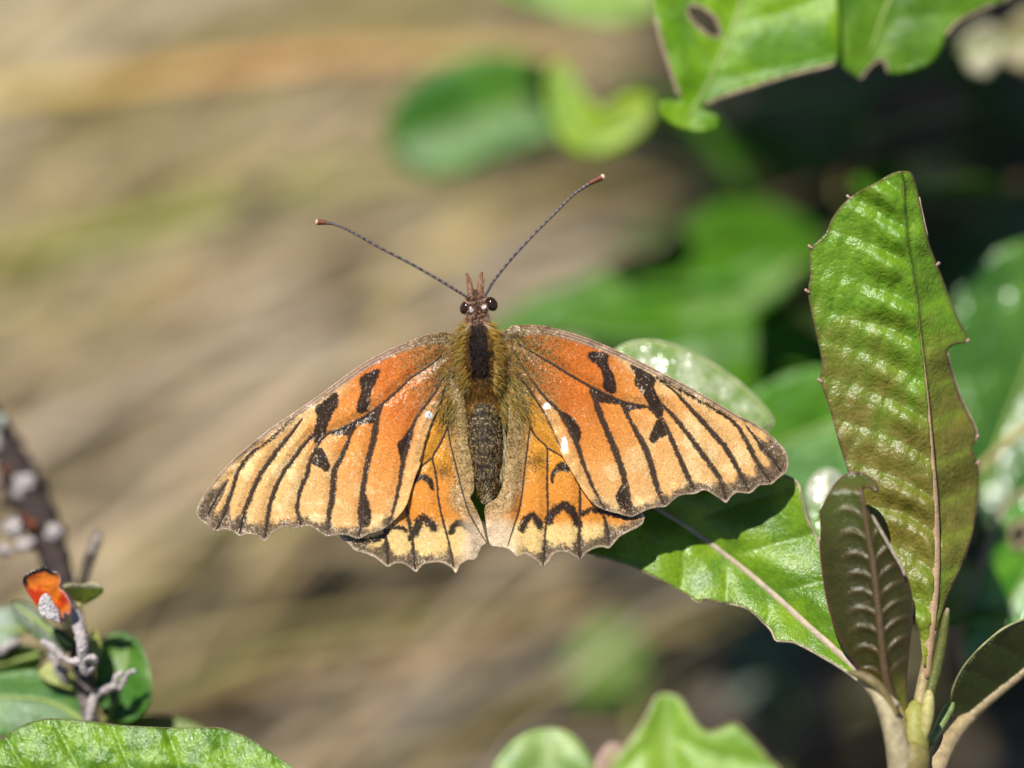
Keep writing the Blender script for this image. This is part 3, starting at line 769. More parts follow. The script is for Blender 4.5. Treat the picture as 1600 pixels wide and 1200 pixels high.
BR = A(92, 74, 58)
trunk_top = sb + np.array([0.6, 1.0, 15.0])
wtube('trunk', [sb - np.array([0, 0, 0.5]), sb + np.array([-0.3, 0.3, 6]), trunk_top], 0.75, 0.5, 'bark', shrub, BR, 10)
def in_view(p):
    r = p - CAM
    dep = r @ VV
    u = 800 + K * (r @ RV) / dep; v = 600 - K * (r @ UV) / dep
    return -60 < u < 1660 and -60 < v < 1260
ends = [(4.2, 30, 18.5), (6, 35, 20), (3.6, 39, 19), (9, 29, 19.5), (10, 42, 20), (4.5, 46, 18), (13, 33, 21), (14, 44, 20), (8, 50, 19), (17, 38, 20), (12, 27, 18), (7.5, 32, 20), (6.5, 43, 19.5), (10, 36, 21), (-0.5, 41, 17.5), (1, 37.5, 17.5), (1.2, 45, 18), (2.6, 34, 17.5), (3, 41, 18)]
for e in ends:
    e = np.array(e, float)
    m1 = trunk_top * 0.6 + e * 0.4 + np.array([0, 0, 1.2])
    C = [trunk_top - np.array([0, 0, 2]), m1, e]
    wtube('branch', C, 0.32, 0.1, 'bark', shrub, BR, 6)
    for k in range(27):
        t = rng.uniform(0.35, 1.05)
        p = (m1 * (1 - t) + e * t) + rng.normal(size=3) * np.array([1.0, 1.0, 0.7])
        dr = rng.normal(size=3) * np.array([1, 1, 0.35]) + np.array([0, 0, 0.1])
        if in_view(p) or in_view(p + 4 * dr / np.linalg.norm(dr)) or p[2] < 15:
            continue
        put_leaf(shrub, p, dr, rng.uniform(3.2, 5.0), rng.normal() * 0.3)
# lower leafy stems inside the shade
for (x, y) in [(4.6, 37), (7.2, 40), (6.4, 34), (9.5, 36), (5.4, 43), (8.2, 31.5), (3.8, 33.5)]:
    top = np.array([x + rng.normal() * 0.6, y + rng.normal() * 0.6, rng.uniform(6, 10)])
    b0 = np.array([x + 1.5, y + 1.0, -0.3])
    wtube('branch', [b0, (b0 + top) / 2 + np.array([0.3, 0, 0]), top], 0.2, 0.1, 'bark', shrub, BR, 6)
    for k in range(5):
        t = rng.uniform(0.25, 1)
        p = b0 * (1 - t) + top * t
        dr = np.array([rng.normal(), rng.normal() - 0.4, rng.uniform(-0.2, 0.8)])
        put_leaf(shrub, p, dr, rng.uniform(2.2, 3.8), rng.normal() * 0.4)

for (x, y, h, dx, dy, dz, sz) in [(1240, 470, -1200, -1, -0.3, 0.25, 3.2), (1180, 330, -1500, -0.5, 0.2, 0.6, 2.6), (1020, 480, -1250, -1, -0.4, 0.2, 2.2), (1290, 380, -1300, -0.8, -0.5, 0.3, 2.8), (1330, 560, -900, -1, -0.2, 0.1, 3.0), (1140, 560, -1000, -0.7, -0.6, 0.2, 2.4),
                                    (1560, 300, -1100, -0.6, -0.5, 0.5, 3.0), (1250, 640, -800, -0.9, -0.5, 0.1, 2.6), (1580, 930, -600, -0.6, -0.6, 0.6, 2.4)]:
    p0 = P(x, y, h)
    put_leaf(shrub, p0, (dx, dy, dz), sz, rng.normal() * 0.4)
    wtube('twig', [p0, p0 + np.array([1.2, 1.6, -0.8]), p0 + np.array([3.0, 5.0, -3.5])], 0.06, 0.12, 'bark', shrub, BR, 6)

# --- low sprig at the bottom edge
lb = P(1010, 1420, 100); lb = np.array([lb[0], lb[1] + 1, 0.0])
low = root('low_sprig', lb, 'low sprig with blurred light green leaves poking up below the butterfly', 'plant')
simple_leaf([(770, 1210), (785, 1175), (815, 1148), (850, 1138), (885, 1142), (910, 1165), (930, 1205), (940, 1280), (860, 1330), (790, 1290)],
            [(870, 1330), (860, 1250), (845, 1145)], 260, 0.0, 0.30, 0.1, (112, 150, 60), (160, 184, 110), 'blurred pale green leaf tip left of the notched leaf', 7, 'leaf', 8, 70, low)
simple_leaf([(960, 1210), (968, 1180), (992, 1150), (1012, 1118), (1024, 1090), (1042, 1084), (1062, 1092), (1080, 1120), (1098, 1142), (1116, 1144), (1130, 1138), (1148, 1132), (1170, 1152), (1198, 1185), (1220, 1220), (1200, 1320), (1080, 1380), (980, 1310)],
            [(1080, 1380), (1065, 1280), (1045, 1190), (1038, 1092)], 270, 0.0, 0.22, 0.12, (116, 158, 36), (146, 180, 62), 'blurred light green leaf with a notched edge', 6, 'leaf', 10, 80, low, rim=2.5)
simple_leaf([(925, 1220), (935, 1180), (955, 1160), (975, 1170), (985, 1210), (980, 1290), (940, 1300)], [(955, 1300), (955, 1170)], 250, 0, 0.2, 0.1, (168, 130, 112), (190, 160, 140), 'withered pinkish brown leaf between the two low leaves', 7, 'leaf', 4, 60, low)
simple_leaf([(880, 1060), (905, 1000), (950, 965), (1000, 985), (1015, 1040), (990, 1090), (930, 1110)], [(1000, 1100), (950, 1040), (900, 990)], -1500, 0, 0.3, 0.1, (96, 130, 40), (120, 144, 60), None, 12, 'leaf_far', 5, 90, low)
simple_leaf([(1120, 1060), (1150, 980), (1220, 950), (1260, 1000), (1250, 1080), (1190, 1120)], [(1250, 1110), (1190, 1030), (1150, 970)], -1400, 0.2, 0.6, 0.1, (70, 90, 70), (100, 115, 95), None, 12, 'leaf_far', 5, 90, low)
pj = P(1075, 1372, 300)
wtube('stem', [lb - np.array([0, 0, 0.3]), (lb + pj) / 2 + np.array([0.2, 0.2, 0.3]), pj], 0.2, 0.12, 'rib', low, A(120, 120, 60))
for q in [P(868, 1325, 285), P(955, 1296, 265), P(1000, 1098, -1500), P(1250, 1108, -1400)]:
    wtube('petiole', [(lb + pj) / 2 + np.array([0.2, 0.2, 0.3]), ((lb + pj) / 2 + q) / 2 + np.array([0, 0, -0.2]), q], 0.09, 0.06, 'rib', low, A(130, 130, 70))

# --- lichen-crusted twig plant, lower left
tb = P(150, 1500, -500); tb = np.array([tb[0], tb[1] + 1, 0.0])
twig = root('lichen_shrub', tb, 'dark lichen-crusted twig plant with an orange bud and small round leaves', 'shrub')
GREY = A(182, 172, 168)
pj = P(150, 1190, -200)
wtube('twig', [tb - np.array([0, 0, 0.3]), tb * 0.5 + pj * 0.5 + np.array([-0.3, 0.2, 0]), pj], 0.3, 0.14, 'bark', twig, A(70, 60, 54))
pxtube('twig', [(150, 1200, -205, 16), (142, 1130, -190, 15), (132, 1060, -200, 16), (118, 990, -230, 17), (100, 920, -300, 20), (78, 850, -360, 26), (45, 775, -420, 30), (15, 710, -460, 24), (-12, 655, -480, 18), (-40, 600, -500, 12)], M['bark'], twig, 12, 6, lambda t: lerp(A(140, 130, 124), A(64, 54, 50), float(sstep(0.05, 0.4, t))), jit=0.08)
pxtube('twig', [(112, 955, -250, 7), (130, 905, -270, 8), (142, 868, -285, 9), (152, 842, -290, 9), (156, 830, -290, 4)], M['bark'], twig, 8, 4, lambda t: A(150, 140, 130) if t > 0.5 else A(80, 70, 60))
def lump(name, x, y, h, rx, ry, rz, col, mat='lichen', parent=None, label=None, amp=0.65):
    import bmesh
    bm = bmesh.new(); bmesh.ops.create_icosphere(bm, subdivisions=3, radius=1)
    v = np.array([q.co[:] for q in bm.verts]); f = [[q.index for q in ff.verts] for ff in bm.faces]; bm.free()
    nse = 1 + amp * (fbm(v[:, 0] * 10 + x, v[:, 1] * 10 + v[:, 2] * 7 + y, 7, int(x) % 50) - 0.5) * 2
    v = v * nse[:, None]
    V = P(x + v[:, 0] * rx, y - v[:, 1] * ry, h + v[:, 2] * rz)
    cc = np.tile(col, (len(V), 1)) * (1 + 0.15 * rng.normal(size=(len(V), 1)))
    return mk(name, V, f, M[mat], parent or twig, cc, label=label)
for (x, y, h, a, b_, c) in [(0, 658, -440, 9, 11, 8), (42, 752, -390, 16, 12, 12), (28, 770, -390, 9, 9, 9), (22, 828, -330, 16, 17, 14), (40, 850, -320, 13, 11, 10), (84, 832, -340, 13, 12, 10), (-4, 690, -440, 8, 14, 8),
                            (10, 860, -320, 12, 10, 9), (62, 985, -215, 10, 7, 8), (30, 948, -230, 12, 6, 8)]:
    lump('lichen', x, y, h, a, b_, c, GREY if rng.random() < 0.7 else A(170, 180, 166))
for (x, y, h) in [(10, 735, -405), (38, 808, -345), (50, 820, -335)]:
    lump('lichen', x, y, h, 7, 8, 6, A(120, 66, 46))
for pts in [[(20, 950, -215, 6), (45, 958, -205, 7), (60, 975, -205, 7), (68, 990, -210, 5)],
            [(80, 1000, -190, 6), (85, 1025, -185, 8), (95, 1050, -185, 8), (104, 1066, -190, 5)],
            [(118, 956, -120, 8), (124, 985, -105, 10), (129, 1010, -100, 10), (126, 1030, -105, 8), (112, 1034, -110, 6), (98, 1026, -115, 4)],
            [(130, 1030, -102, 7), (145, 1028, -104, 6), (150, 1036, -110, 5)],
            [(128, 1030, -104, 7), (133, 1050, -112, 8), (146, 1042, -115, 6)], [(100, 938, -100, 4), (112, 952, -112, 7), (118, 966, -118, 8)], [(66, 1002, -130, 5), (82, 1012, -122, 7), (98, 1028, -116, 6)],
            [(140, 1124, -150, 8), (144, 1100, -150, 8), (150, 1086, -150, 7), (165, 1078, -145, 7), (178, 1072, -142, 6), (182, 1058, -140, 5), (192, 1050, -140, 5)],
            [(186, 1078, -142, 4), (194, 1064, -140, 4.5), (200, 1052, -140, 4), (212, 1048, -140, 4)],
            [(0, 1020, -260, 6), (14, 1008, -255, 7), (30, 1002, -255, 5)]]:
    pxtube('lichen_twig', pts, M['lichen'], twig, 8, 5, lambda t: GREY, jit=0.1)
# orange bud
bud_out = [(39, 918), (36, 904), (46, 893), (60, 889), (70, 886), (80, 891), (92, 896), (95, 908), (93, 918), (101, 925), (108, 936), (112, 950), (108, 962), (100, 958), (99, 972), (86, 972), (72, 962), (58, 948), (50, 936)]
def bud_h(X, Y, d, s, t, L):
    return -85 + 0.35 * d + 0.1 * (940 - Y) + 5 * (fbm(X, Y, 14, 5) - .5)
def bud_c(X, Y, d, s, t, L, e):
    c = lerp(np.tile(A(206, 62, 22), (len(X), 1)), np.tile(A(232, 128, 34), (len(X), 1)), sstep(0.35, 0.65, fbm(X, Y, 22, 61)))
    dark = sstep(9, 5, e) * sstep(925, 905, Y + 0.35 * (X - 50))
    c = lerp(c, np.tile(A(22, 12, 12), (len(X), 1)), dark)
    return lerp(c, np.tile(A(210, 140, 130), (len(X), 1)), sstep(5, 1, e) * sstep(88, 96, X))
bud = leaf(twig, bud_out, [(95, 970), (80, 940), (62, 905)], bud_h, bud_c, 2.5, 8, 'bud', label='bright orange bud scale with black rim', name='bud')
gp = [(60, 944), (65, 931), (72, 927), (79, 933), (84, 944), (91, 952), (94, 973), (84, 970), (72, 966), (62, 958)]
leaf(twig, gp, [(78, 968), (70, 932)], lambda X, Y, d, s, t, L: -54 - 0.5 * d + 0 * X, lambda X, Y, d, s, t, L, e: np.tile(A(196, 190, 188), (len(X), 1)) * (0.8 + 0.4 * fbm(X, Y, 6, 5))[:, None], 2.5, 5, 'lichen', name='bud_scale')
cup = [(99, 916), (112, 912), (128, 914), (140, 911), (154, 914), (161, 922), (155, 930), (143, 938), (130, 944), (118, 938), (106, 926)]
leaf(twig, cup, [(128, 942), (130, 914)], lambda X, Y, d, s, t, L: -135 + 0.4 * d - 0.5 * (Y - 925), lambda X, Y, d, s, t, L, e: lerp(np.tile(A(96, 110, 34), (len(X), 1)), np.tile(A(178, 168, 150), (len(X), 1)), sstep(920, 914, Y)), 2.5, 4, 'bud', name='bud_scale', rimr=1.4, rimcol=A(150, 150, 90))
pxtube('bud_stalk', [(122, 942, -135, 7), (120, 960, -140, 8), (112, 975, -160, 9), (110, 990, -200, 9)], M['rib'], twig, 8, 4, lambda t: A(176, 164, 110))
sk = dict(parent=twig, mat='leaf')
simple_leaf([(18, 945), (40, 940), (60, 955), (78, 975), (100, 985), (112, 1005), (100, 1020), (70, 1005), (40, 985)], [(110, 1010), (65, 975), (25, 945)], -175, 0, 0.5, 0.1, (56, 84, 30), (90, 104, 40), None, 5, bulge=3, sp=50, **sk)
simple_leaf([(-40, 1060), (0, 1052), (50, 1046), (90, 1052), (118, 1072), (130, 1100), (125, 1130), (80, 1150), (0, 1150), (-50, 1120)], [(135, 1130), (70, 1095), (-30, 1090)], -210, 0.0, 0.28, 0.05, (58, 112, 36), (96, 140, 62), 'round glossy leaf beside the lichen twig', 6, bulge=5, sp=90, **sk)
simple_leaf([(150, 1020), (165, 995), (190, 988), (214, 1000), (230, 1030), (238, 1070), (232, 1105), (205, 1128), (170, 1125), (150, 1090)], [(165, 1130), (190, 1070), (200, 1000)], -215, 0.25, 0.25, 0.2, (66, 118, 26), (110, 150, 46), 'upright green leaf right of the lichen twig', 5, bulge=4, sp=60, **sk)
simple_leaf([(-40, 985), (-10, 955), (20, 950), (34, 975), (20, 1005), (-20, 1020)], [(40, 985), (-30, 985)], -330, 0.0, 0.45, 0.05, (96, 130, 90), (150, 170, 150), None, 6, bulge=3, **sk)
simple_leaf([(-30, 1060), (-20, 1025), (10, 1010), (40, 1008), (64, 1020), (60, 1045), (20, 1062)], [(70, 1020), (-20, 1045)], -270, 0.0, -0.6, 0.1, (48, 80, 22), (70, 100, 30), None, 6, bulge=3, **sk)
simple_leaf([(60, 1050), (80, 1035), (100, 1040), (118, 1060), (116, 1078), (96, 1074), (74, 1066)], [(120, 1075), (70, 1045)], -195, 0, 0.4, 0.1, (140, 150, 60), (176, 180, 90), None, 5, bulge=2, **sk)
simple_leaf([(140, 990), (150, 985), (157, 1000), (158, 1025), (150, 1040), (140, 1020)], [(146, 1040), (150, 990)], -175, 0, 0.2, 0.3, (130, 150, 50), (170, 175, 80), None, 4, bulge=2, **sk)
simple_leaf([(150, 1150), (200, 1120), (260, 1118), (300, 1128), (320, 1142), (280, 1160), (200, 1170)], [(150, 1150), (310, 1140)], -260, 0, 0.5, 0.1, (110, 130, 40), (170, 150, 100), None, 6, bulge=2, **sk)
# big leaf at the lower left corner
bl_out = [(-120, 1200), (-60, 1170), (0, 1157), (18, 1143), (45, 1130), (75, 1123), (100, 1124), (150, 1129), (190, 1134), (230, 1136), (280, 1138), (335, 1137), (362, 1143), (388, 1154), (415, 1170), (445, 1190), (465, 1206), (500, 1250), (480, 1330), (350, 1380), (150, 1390), (-60, 1340)]
bl_rib = [(-110, 1240), (50, 1215), (200, 1212), (350, 1230), (495, 1262)]
def bl_h(X, Y, d, s, t, L):
    q, u = veins(d, t, L, 80, 0.5)
    h = 5 + 0.42 * (Y - 1140) + 11 * q * sstep(0, 25, d) + 10 * (fbm(X, Y, 40, 77) - .5)
    return h + 5 * (fbm(X, Y, 15, 78) - .5)
def bl_c(X, Y, d, s, t, L, e):
    q, u = veins(d, t, L, 80, 0.5)
    c = lerp(np.tile(A(86, 130, 8), (len(X), 1)), np.tile(A(122, 162, 24), (len(X), 1)), sstep(0.3, 0.7, fbm(X, Y, 24, 71)))
    c = lerp(c, np.tile(A(130, 170, 56), (len(X), 1)), 0.1 * np.exp(-q * 6))
    return lerp(c, np.tile(A(84, 100, 40), (len(X), 1)), 0.7 * sstep(6, 0, e))
leaf(twig, bl_out, bl_rib, bl_h, bl_c, 3, 4, 'leaf_wrinkled', (4, 2), A(150, 170, 90), 1.2, A(104, 100, 60), label='large wrinkled glossy green leaf in front of the twigs')
wtube('petiole', [P(-110, 1240, 45), P(-150, 1330, -60), pj * 0.4 + tb * 0.6 + np.array([-1.0, 0.3, 0]), tb * 0.85 + pj * 0.15], 0.09, 0.16, 'rib', twig, A(120, 120, 60))

# ------------------------------------------------------------------ the butterfly
bfly = root('butterfly', P(755, 650, -40), 'worn orange and black butterfly with open wings resting on the green leaf', 'butterfly')
AX = 752.0
def axis_x(y):
    return 745 + (y - 480) * 0.058
def fw_base(X, Y):
    dx = np.abs(X - axis_x(Y))
    return 10 - 34 * (dx / 430) ** 2 + 5 * np.sin(dx / 55.0) * np.exp(-dx / 300)

def paint(c, mask, col):
    return lerp(c, np.tile(col, (len(c), 1)), mask)

def wing(name, outline, step, hfun, spec, fore):
    poly = catmull(outline, 3)
    X, Y, q, be = sheet(poly, step)
    n = len(X)
    jit = rng.normal(size=n) * 0.55 + 2.2 * (vnoise(X, Y, 4, 91) - 0.5)
    e = dpoly(X, Y, poly, True)[0]
    dv = np.full(n, 99.0)
    vl = [catmull(v[0], 4, False) for v in spec['veins']]
    black = np.zeros(n)
    for (pts, wd), v in zip(spec['veins'], vl):
        d, s, t, _, _ = dpoly(X, Y, v)
        dv = np.minimum(dv, d)
        ww = np.interp(t, np.linspace(0, 1, len(wd)), wd) * (0.6 if fore else 0.55)
        black = np.maximum(black, sstep(0.9, -0.9, d - ww + jit * np.clip(ww / 3, 0.15, 1)))
    vein_only = black.copy()
    for pl in spec['spots']:
        black = np.maximum(black, sstep(1.0, -1.0, sdf(X, Y, catmull(pl, 3)) + jit))
    for pts, wd in spec['lines']:
        d = dpoly(X, Y, catmull(pts, 3, False))[0]
        black = np.maximum(black, sstep(1.4, -1.4, d - wd * 0.95 + 1.8 * jit))
    r1 = rng.random(n); r2 = rng.random(n)
    c = spec['ground'](X, Y, e)
    gr = (0.93 + 0.14 * vnoise(X, Y, 3, 5)) * (1 + 0.06 * rng.normal(size=n)) * (0.9 + 0.2 * fbm(X, Y, 34, 6))
    c = c * gr[:, None]
    # margin band, wider at the veins so that the cells end round
    dm = dpoly(X, Y, catmull(spec['margin'], 3, False))
    w0 = np.interp(dm[2], np.linspace(0, 1, len(spec['band'])), spec['band'])
    wb = w0 * (0.75 + 1.0 * np.exp(-(dv / 7.0) ** 2)) + 7 * (fbm(X, Y, 9, 7) - .5)
    band = sstep(5.0, -5.0, dm[0] - wb + 3.5 * jit) * spec['bandmask'](X, Y)
    bc = lerp(np.tile(A(78, 64, 48), (n, 1)), np.tile(A(142, 122, 100), (n, 1)), sstep(0.45, 0.95, r1 * 0.6 + 0.55 * fbm(X, Y, 14, 8)))
    bc = lerp(bc, np.tile(A(168, 146, 122), (n, 1)), sstep(6, 0, dm[0]) * 0.7)
    c = lerp(c, bc, band * 0.95)
    blk = np.tile(A(36, 27, 20), (n, 1)) * (0.8 + 0.7 * r2)[:, None]
    blk = lerp(blk, np.tile(A(70, 54, 40), (n, 1)) * (0.8 + 0.4 * r2)[:, None], (vein_only >= black - 1e-6) * (0.75 if fore else 0.3) * 1.0)
    blk = lerp(blk, np.tile(A(92, 80, 66), (n, 1)), sstep(0.86, 0.99, r1) * 0.7)
    c = lerp(c, blk, black * np.where(band > 0.5, 0.75, 0.97))
    c = spec['over'](c, X, Y, e, r1, r2, dv)
    # rubbed-off flecks
    fl = sstep(0.72, 0.86, vnoise(X * 0.9 + Y * 0.5, Y * 0.45 - X * 0.2, 2.6, 12)) * sstep(0.5, 0.75, fbm(X, Y, 40, 13)) * (r2 > 0.35)
    fl = np.maximum(fl, (r1 > 0.90) * sstep(34, 4, dm[0]) * sstep(0.4, 0.65, fbm(X, Y, 16, 23)))
    c = lerp(c, np.tile(A(236, 214, 178), (n, 1)), fl * 0.7)
    c = lerp(c, np.tile(A(205, 182, 152), (n, 1)), sstep(2.4 if fore else 5.0, 0.6, dm[0] + 2 * (r2 - .5)) * (0.6 if fore else 0.8))
    h = hfun(X, Y) + 4.2 * sstep(0, 16, dv) + 1.2 * (fbm(X, Y, 30, 15) - .5) + spec.get('wave', 0) * sstep(30, 0, e) * (fbm(X, Y, 26, 16) - .5)
    V = np.vstack([P(X, Y, h), P(X, Y, h - 1.2)])
    F = np.vstack([q, q[:, ::-1] + n, np.stack([be[:, 1], be[:, 0], be[:, 0] + n, be[:, 1] + n], 1)])
    cb = lerp(c, np.tile(A(170, 150, 120), (n, 1)), np.full(n, 0.5))
    o = mk(name, V, F, M['wing'], bfly, np.vstack([c, cb]))
    for (pts, wd), v in zip(spec['veins'], vl):
        m = inside(v[:, 0], v[:, 1], poly)
        vv = v[m]
        if len(vv) < 3:
            continue
        hv = hfun(vv[:, 0], vv[:, 1])
        Vt, Ft = tube_geo(P(vv[:, 0], vv[:, 1], hv + 0.5), np.linspace(1.35, 0.7, len(vv)) * S, 6)
        mk('vein', Vt, Ft, M['vein'], o)
    return o

DEEP = A(204, 110, 38, .85); MIDO = A(222, 144, 66, .85); PALO = A(226, 176, 110, .85); CREAM = A(242, 210, 150, .85)
def fw_ground(bx, by, inner, costa):
    inner = catmull(inner, 4, False); costa = catmull(costa, 4, False)
    def g(X, Y, e):
        r = np.hypot(X - bx, (Y - by) * 1.0) + 50 * (fbm(X, Y, 60, 2) - .5)
        di = dpoly(X, Y, inner)[0]; dc = dpoly(X, Y, costa)[0]
        c = lerp(np.tile(DEEP, (len(X), 1)), np.tile(MIDO, (len(X), 1)), sstep(110, 215, r))
        c = lerp(c, np.tile(PALO, (len(X), 1)), sstep(190, 330, r))
        c = lerp(c, np.tile(PALO, (len(X), 1)), sstep(34, 8, di + 12 * (fbm(X, Y, 20, 4) - .5)) * sstep(40, 110, r) * 0.85)
        c = lerp(c, np.tile(CREAM, (len(X), 1)), 0.75 * sstep(30, 8, dc) * sstep(150, 190, r) * sstep(340, 260, r))
        c = lerp(c, np.tile(CREAM, (len(X), 1)), 0.65 * sstep(0.5, 0.68, fbm(X, Y, 26, 44)) * sstep(200, 300, r))
        return c
    return g
def fw_over(bx, by, costa, spots):
    costa = catmull(costa, 4, False)
    def f(c, X, Y, e, r1, r2, dv):
        dc, _, t, _, _ = dpoly(X, Y, costa)
        n = len(X)
        wcost = np.interp(t, [0, 0.15, 0.5, 1], [20, 13, 9, 4])
        k = sstep(1.5, -1.5, dc - wcost + 2 * (r1 - .5))
        stripe = 0.5 + 0.5 * np.cos(dc * 2 * math.pi / 4.6)
        cc = lerp(np.tile(A(120, 88, 66), (n, 1)), np.tile(A(196, 172, 148), (n, 1)), stripe * 0.8 + 0.2 * r2)
        cc = lerp(np.tile(A(168, 96, 56), (n, 1)) * (0.8 + 0.4 * r2)[:, None], cc, sstep(0.02, 0.2, t + 0.02 * dc))
        c = lerp(c, cc, k * 0.92)
        # dusting of dark scales and olive hair scales at the root
        r = np.hypot((X - bx) * 1.0, (Y - by) * 0.75)
        dens = np.exp(-(r / 66) ** 2.2)
        c = lerp(c, np.tile(A(70, 58, 32), (n, 1)), (r1 < dens * 0.62) * 0.93)
        c = lerp(c, np.tile(A(150, 130, 76), (n, 1)), ((r2 < dens * 0.85) & (r1 >= dens * 0.62)) * 0.9)
        for (sx, sy, a, b_) in spots:
            d = np.hypot((X - sx) / a, (Y - sy) / b_) + 0.35 * (vnoise(X, Y, 4, 3) - .5)
            c = lerp(c, np.tile((0.82, 0.82, 0.8), (n, 1)), sstep(1.1, 0.85, d))
        return c
    return f

# left forewing
LF_c = [(706, 521), (690, 519), (665, 523), (635, 535), (610, 545), (580, 560), (555, 576), (530, 594), (492, 622), (455, 647), (420, 671), (385, 700), (355, 727), (330, 757), (317, 775)]
LF_m = [(317, 775), (309, 791), (307, 802), (312, 812), (325, 821), (337, 830), (352, 827), (365, 832), (376, 838), (387, 834), (400, 837), (415, 846), (422, 838), (432, 829), (445, 824), (460, 826), (480, 822), (490, 826), (500, 832), (510, 838), (530, 836), (545, 837), (560, 842), (575, 835), (595, 829), (612, 817)]
LF_i = [(612, 817), (627, 802), (637, 785), (642, 767), (650, 742), (657, 725), (663, 700), (670, 675), (680, 648), (692, 618), (704, 590)]
LF = dict(
    veins=[([(690, 556), (660, 578), (642, 590), (620, 611), (597, 631), (575, 647), (552, 660), (530, 671), (510, 679), (495, 697)], (2.5, 3.5, 4, 4)),
           ([(595, 634), (589, 655), (584, 685), (577, 712), (571, 742), (566, 777), (564, 810), (561, 838)], (7, 8.5, 8.5, 8, 8, 9, 5)),
           ([(552, 661), (545, 687), (535, 712), (524, 732), (521, 755), (519, 777), (514, 805), (512, 834)], (4, 6, 8, 8.5, 8, 5)),
           ([(495, 697), (485, 720), (480, 740), (471, 762), (466, 780), (464, 797), (470, 820)], (3, 6, 6.5, 6, 6, 4)),
           ([(489, 679), (475, 695), (460, 715), (442, 740), (430, 765), (424, 782), (419, 802), (414, 838)], (5, 5.5, 6.5, 7, 6, 4)),
           ([(472, 654), (455, 677), (440, 695), (422, 720), (410, 737), (397, 762), (390, 780), (381, 802), (374, 832)], (2, 6, 7, 7, 7, 5)),
           ([(400, 700), (385, 715), (372, 737), (364, 762), (355, 790), (346, 812), (338, 826)], (2, 5, 6, 6, 5, 3)),
           ([(356, 750), (340, 775), (333, 787), (325, 802)], (2, 4.5, 4, 2)),
           ([(700, 575), (680, 612), (660, 640), (647, 660), (640, 687), (632, 712), (627, 740), (621, 772), (614, 800), (606, 820)], (2, 3, 4, 6, 7, 6, 5, 4)),
           ([(702, 585), (692, 618), (678, 652), (668, 678), (661, 704), (656, 722)], (2, 2.5, 2.5, 1.5))],
    spots=[[(590, 576), (594, 582), (586, 600), (580, 612), (579, 630), (577, 640), (567, 647), (557, 642), (559, 627), (564, 610), (562, 592), (570, 584)],
           [(526, 612), (529, 630), (522, 645), (512, 665), (510, 677), (500, 692), (492, 692), (489, 682), (492, 665), (495, 650), (492, 637), (505, 627)],
           [(497, 699), (505, 702), (511, 715), (516, 727), (514, 736), (506, 736), (500, 730), (487, 725), (491, 712)],
           [(597, 631), (590, 660), (584, 662), (562, 664), (550, 681), (540, 680), (517, 679), (535, 668), (552, 659), (575, 646)],
           [(647, 661), (639, 670), (622, 692), (622, 702), (626, 720), (626, 734), (634, 712), (642, 686)],
           [(570, 770), (580, 800), (577, 822), (562, 818)]],
    lines=[([(457, 652), (430, 680), (400, 704), (376, 731)], 2.6)],
    margin=LF_m, band=(26, 27, 26, 22, 16, 13, 14, 14, 10, 8), bandmask=lambda X, Y: np.ones(len(X)),
    ground=fw_ground(700, 545, LF_i, LF_c), over=fw_over(712, 556, LF_c, [(670, 648, 5.5, 5.5)]), wave=9)
LF_out = LF_c + LF_m[1:] + LF_i[1:] + [(735, 575), (735, 545), (722, 524)]

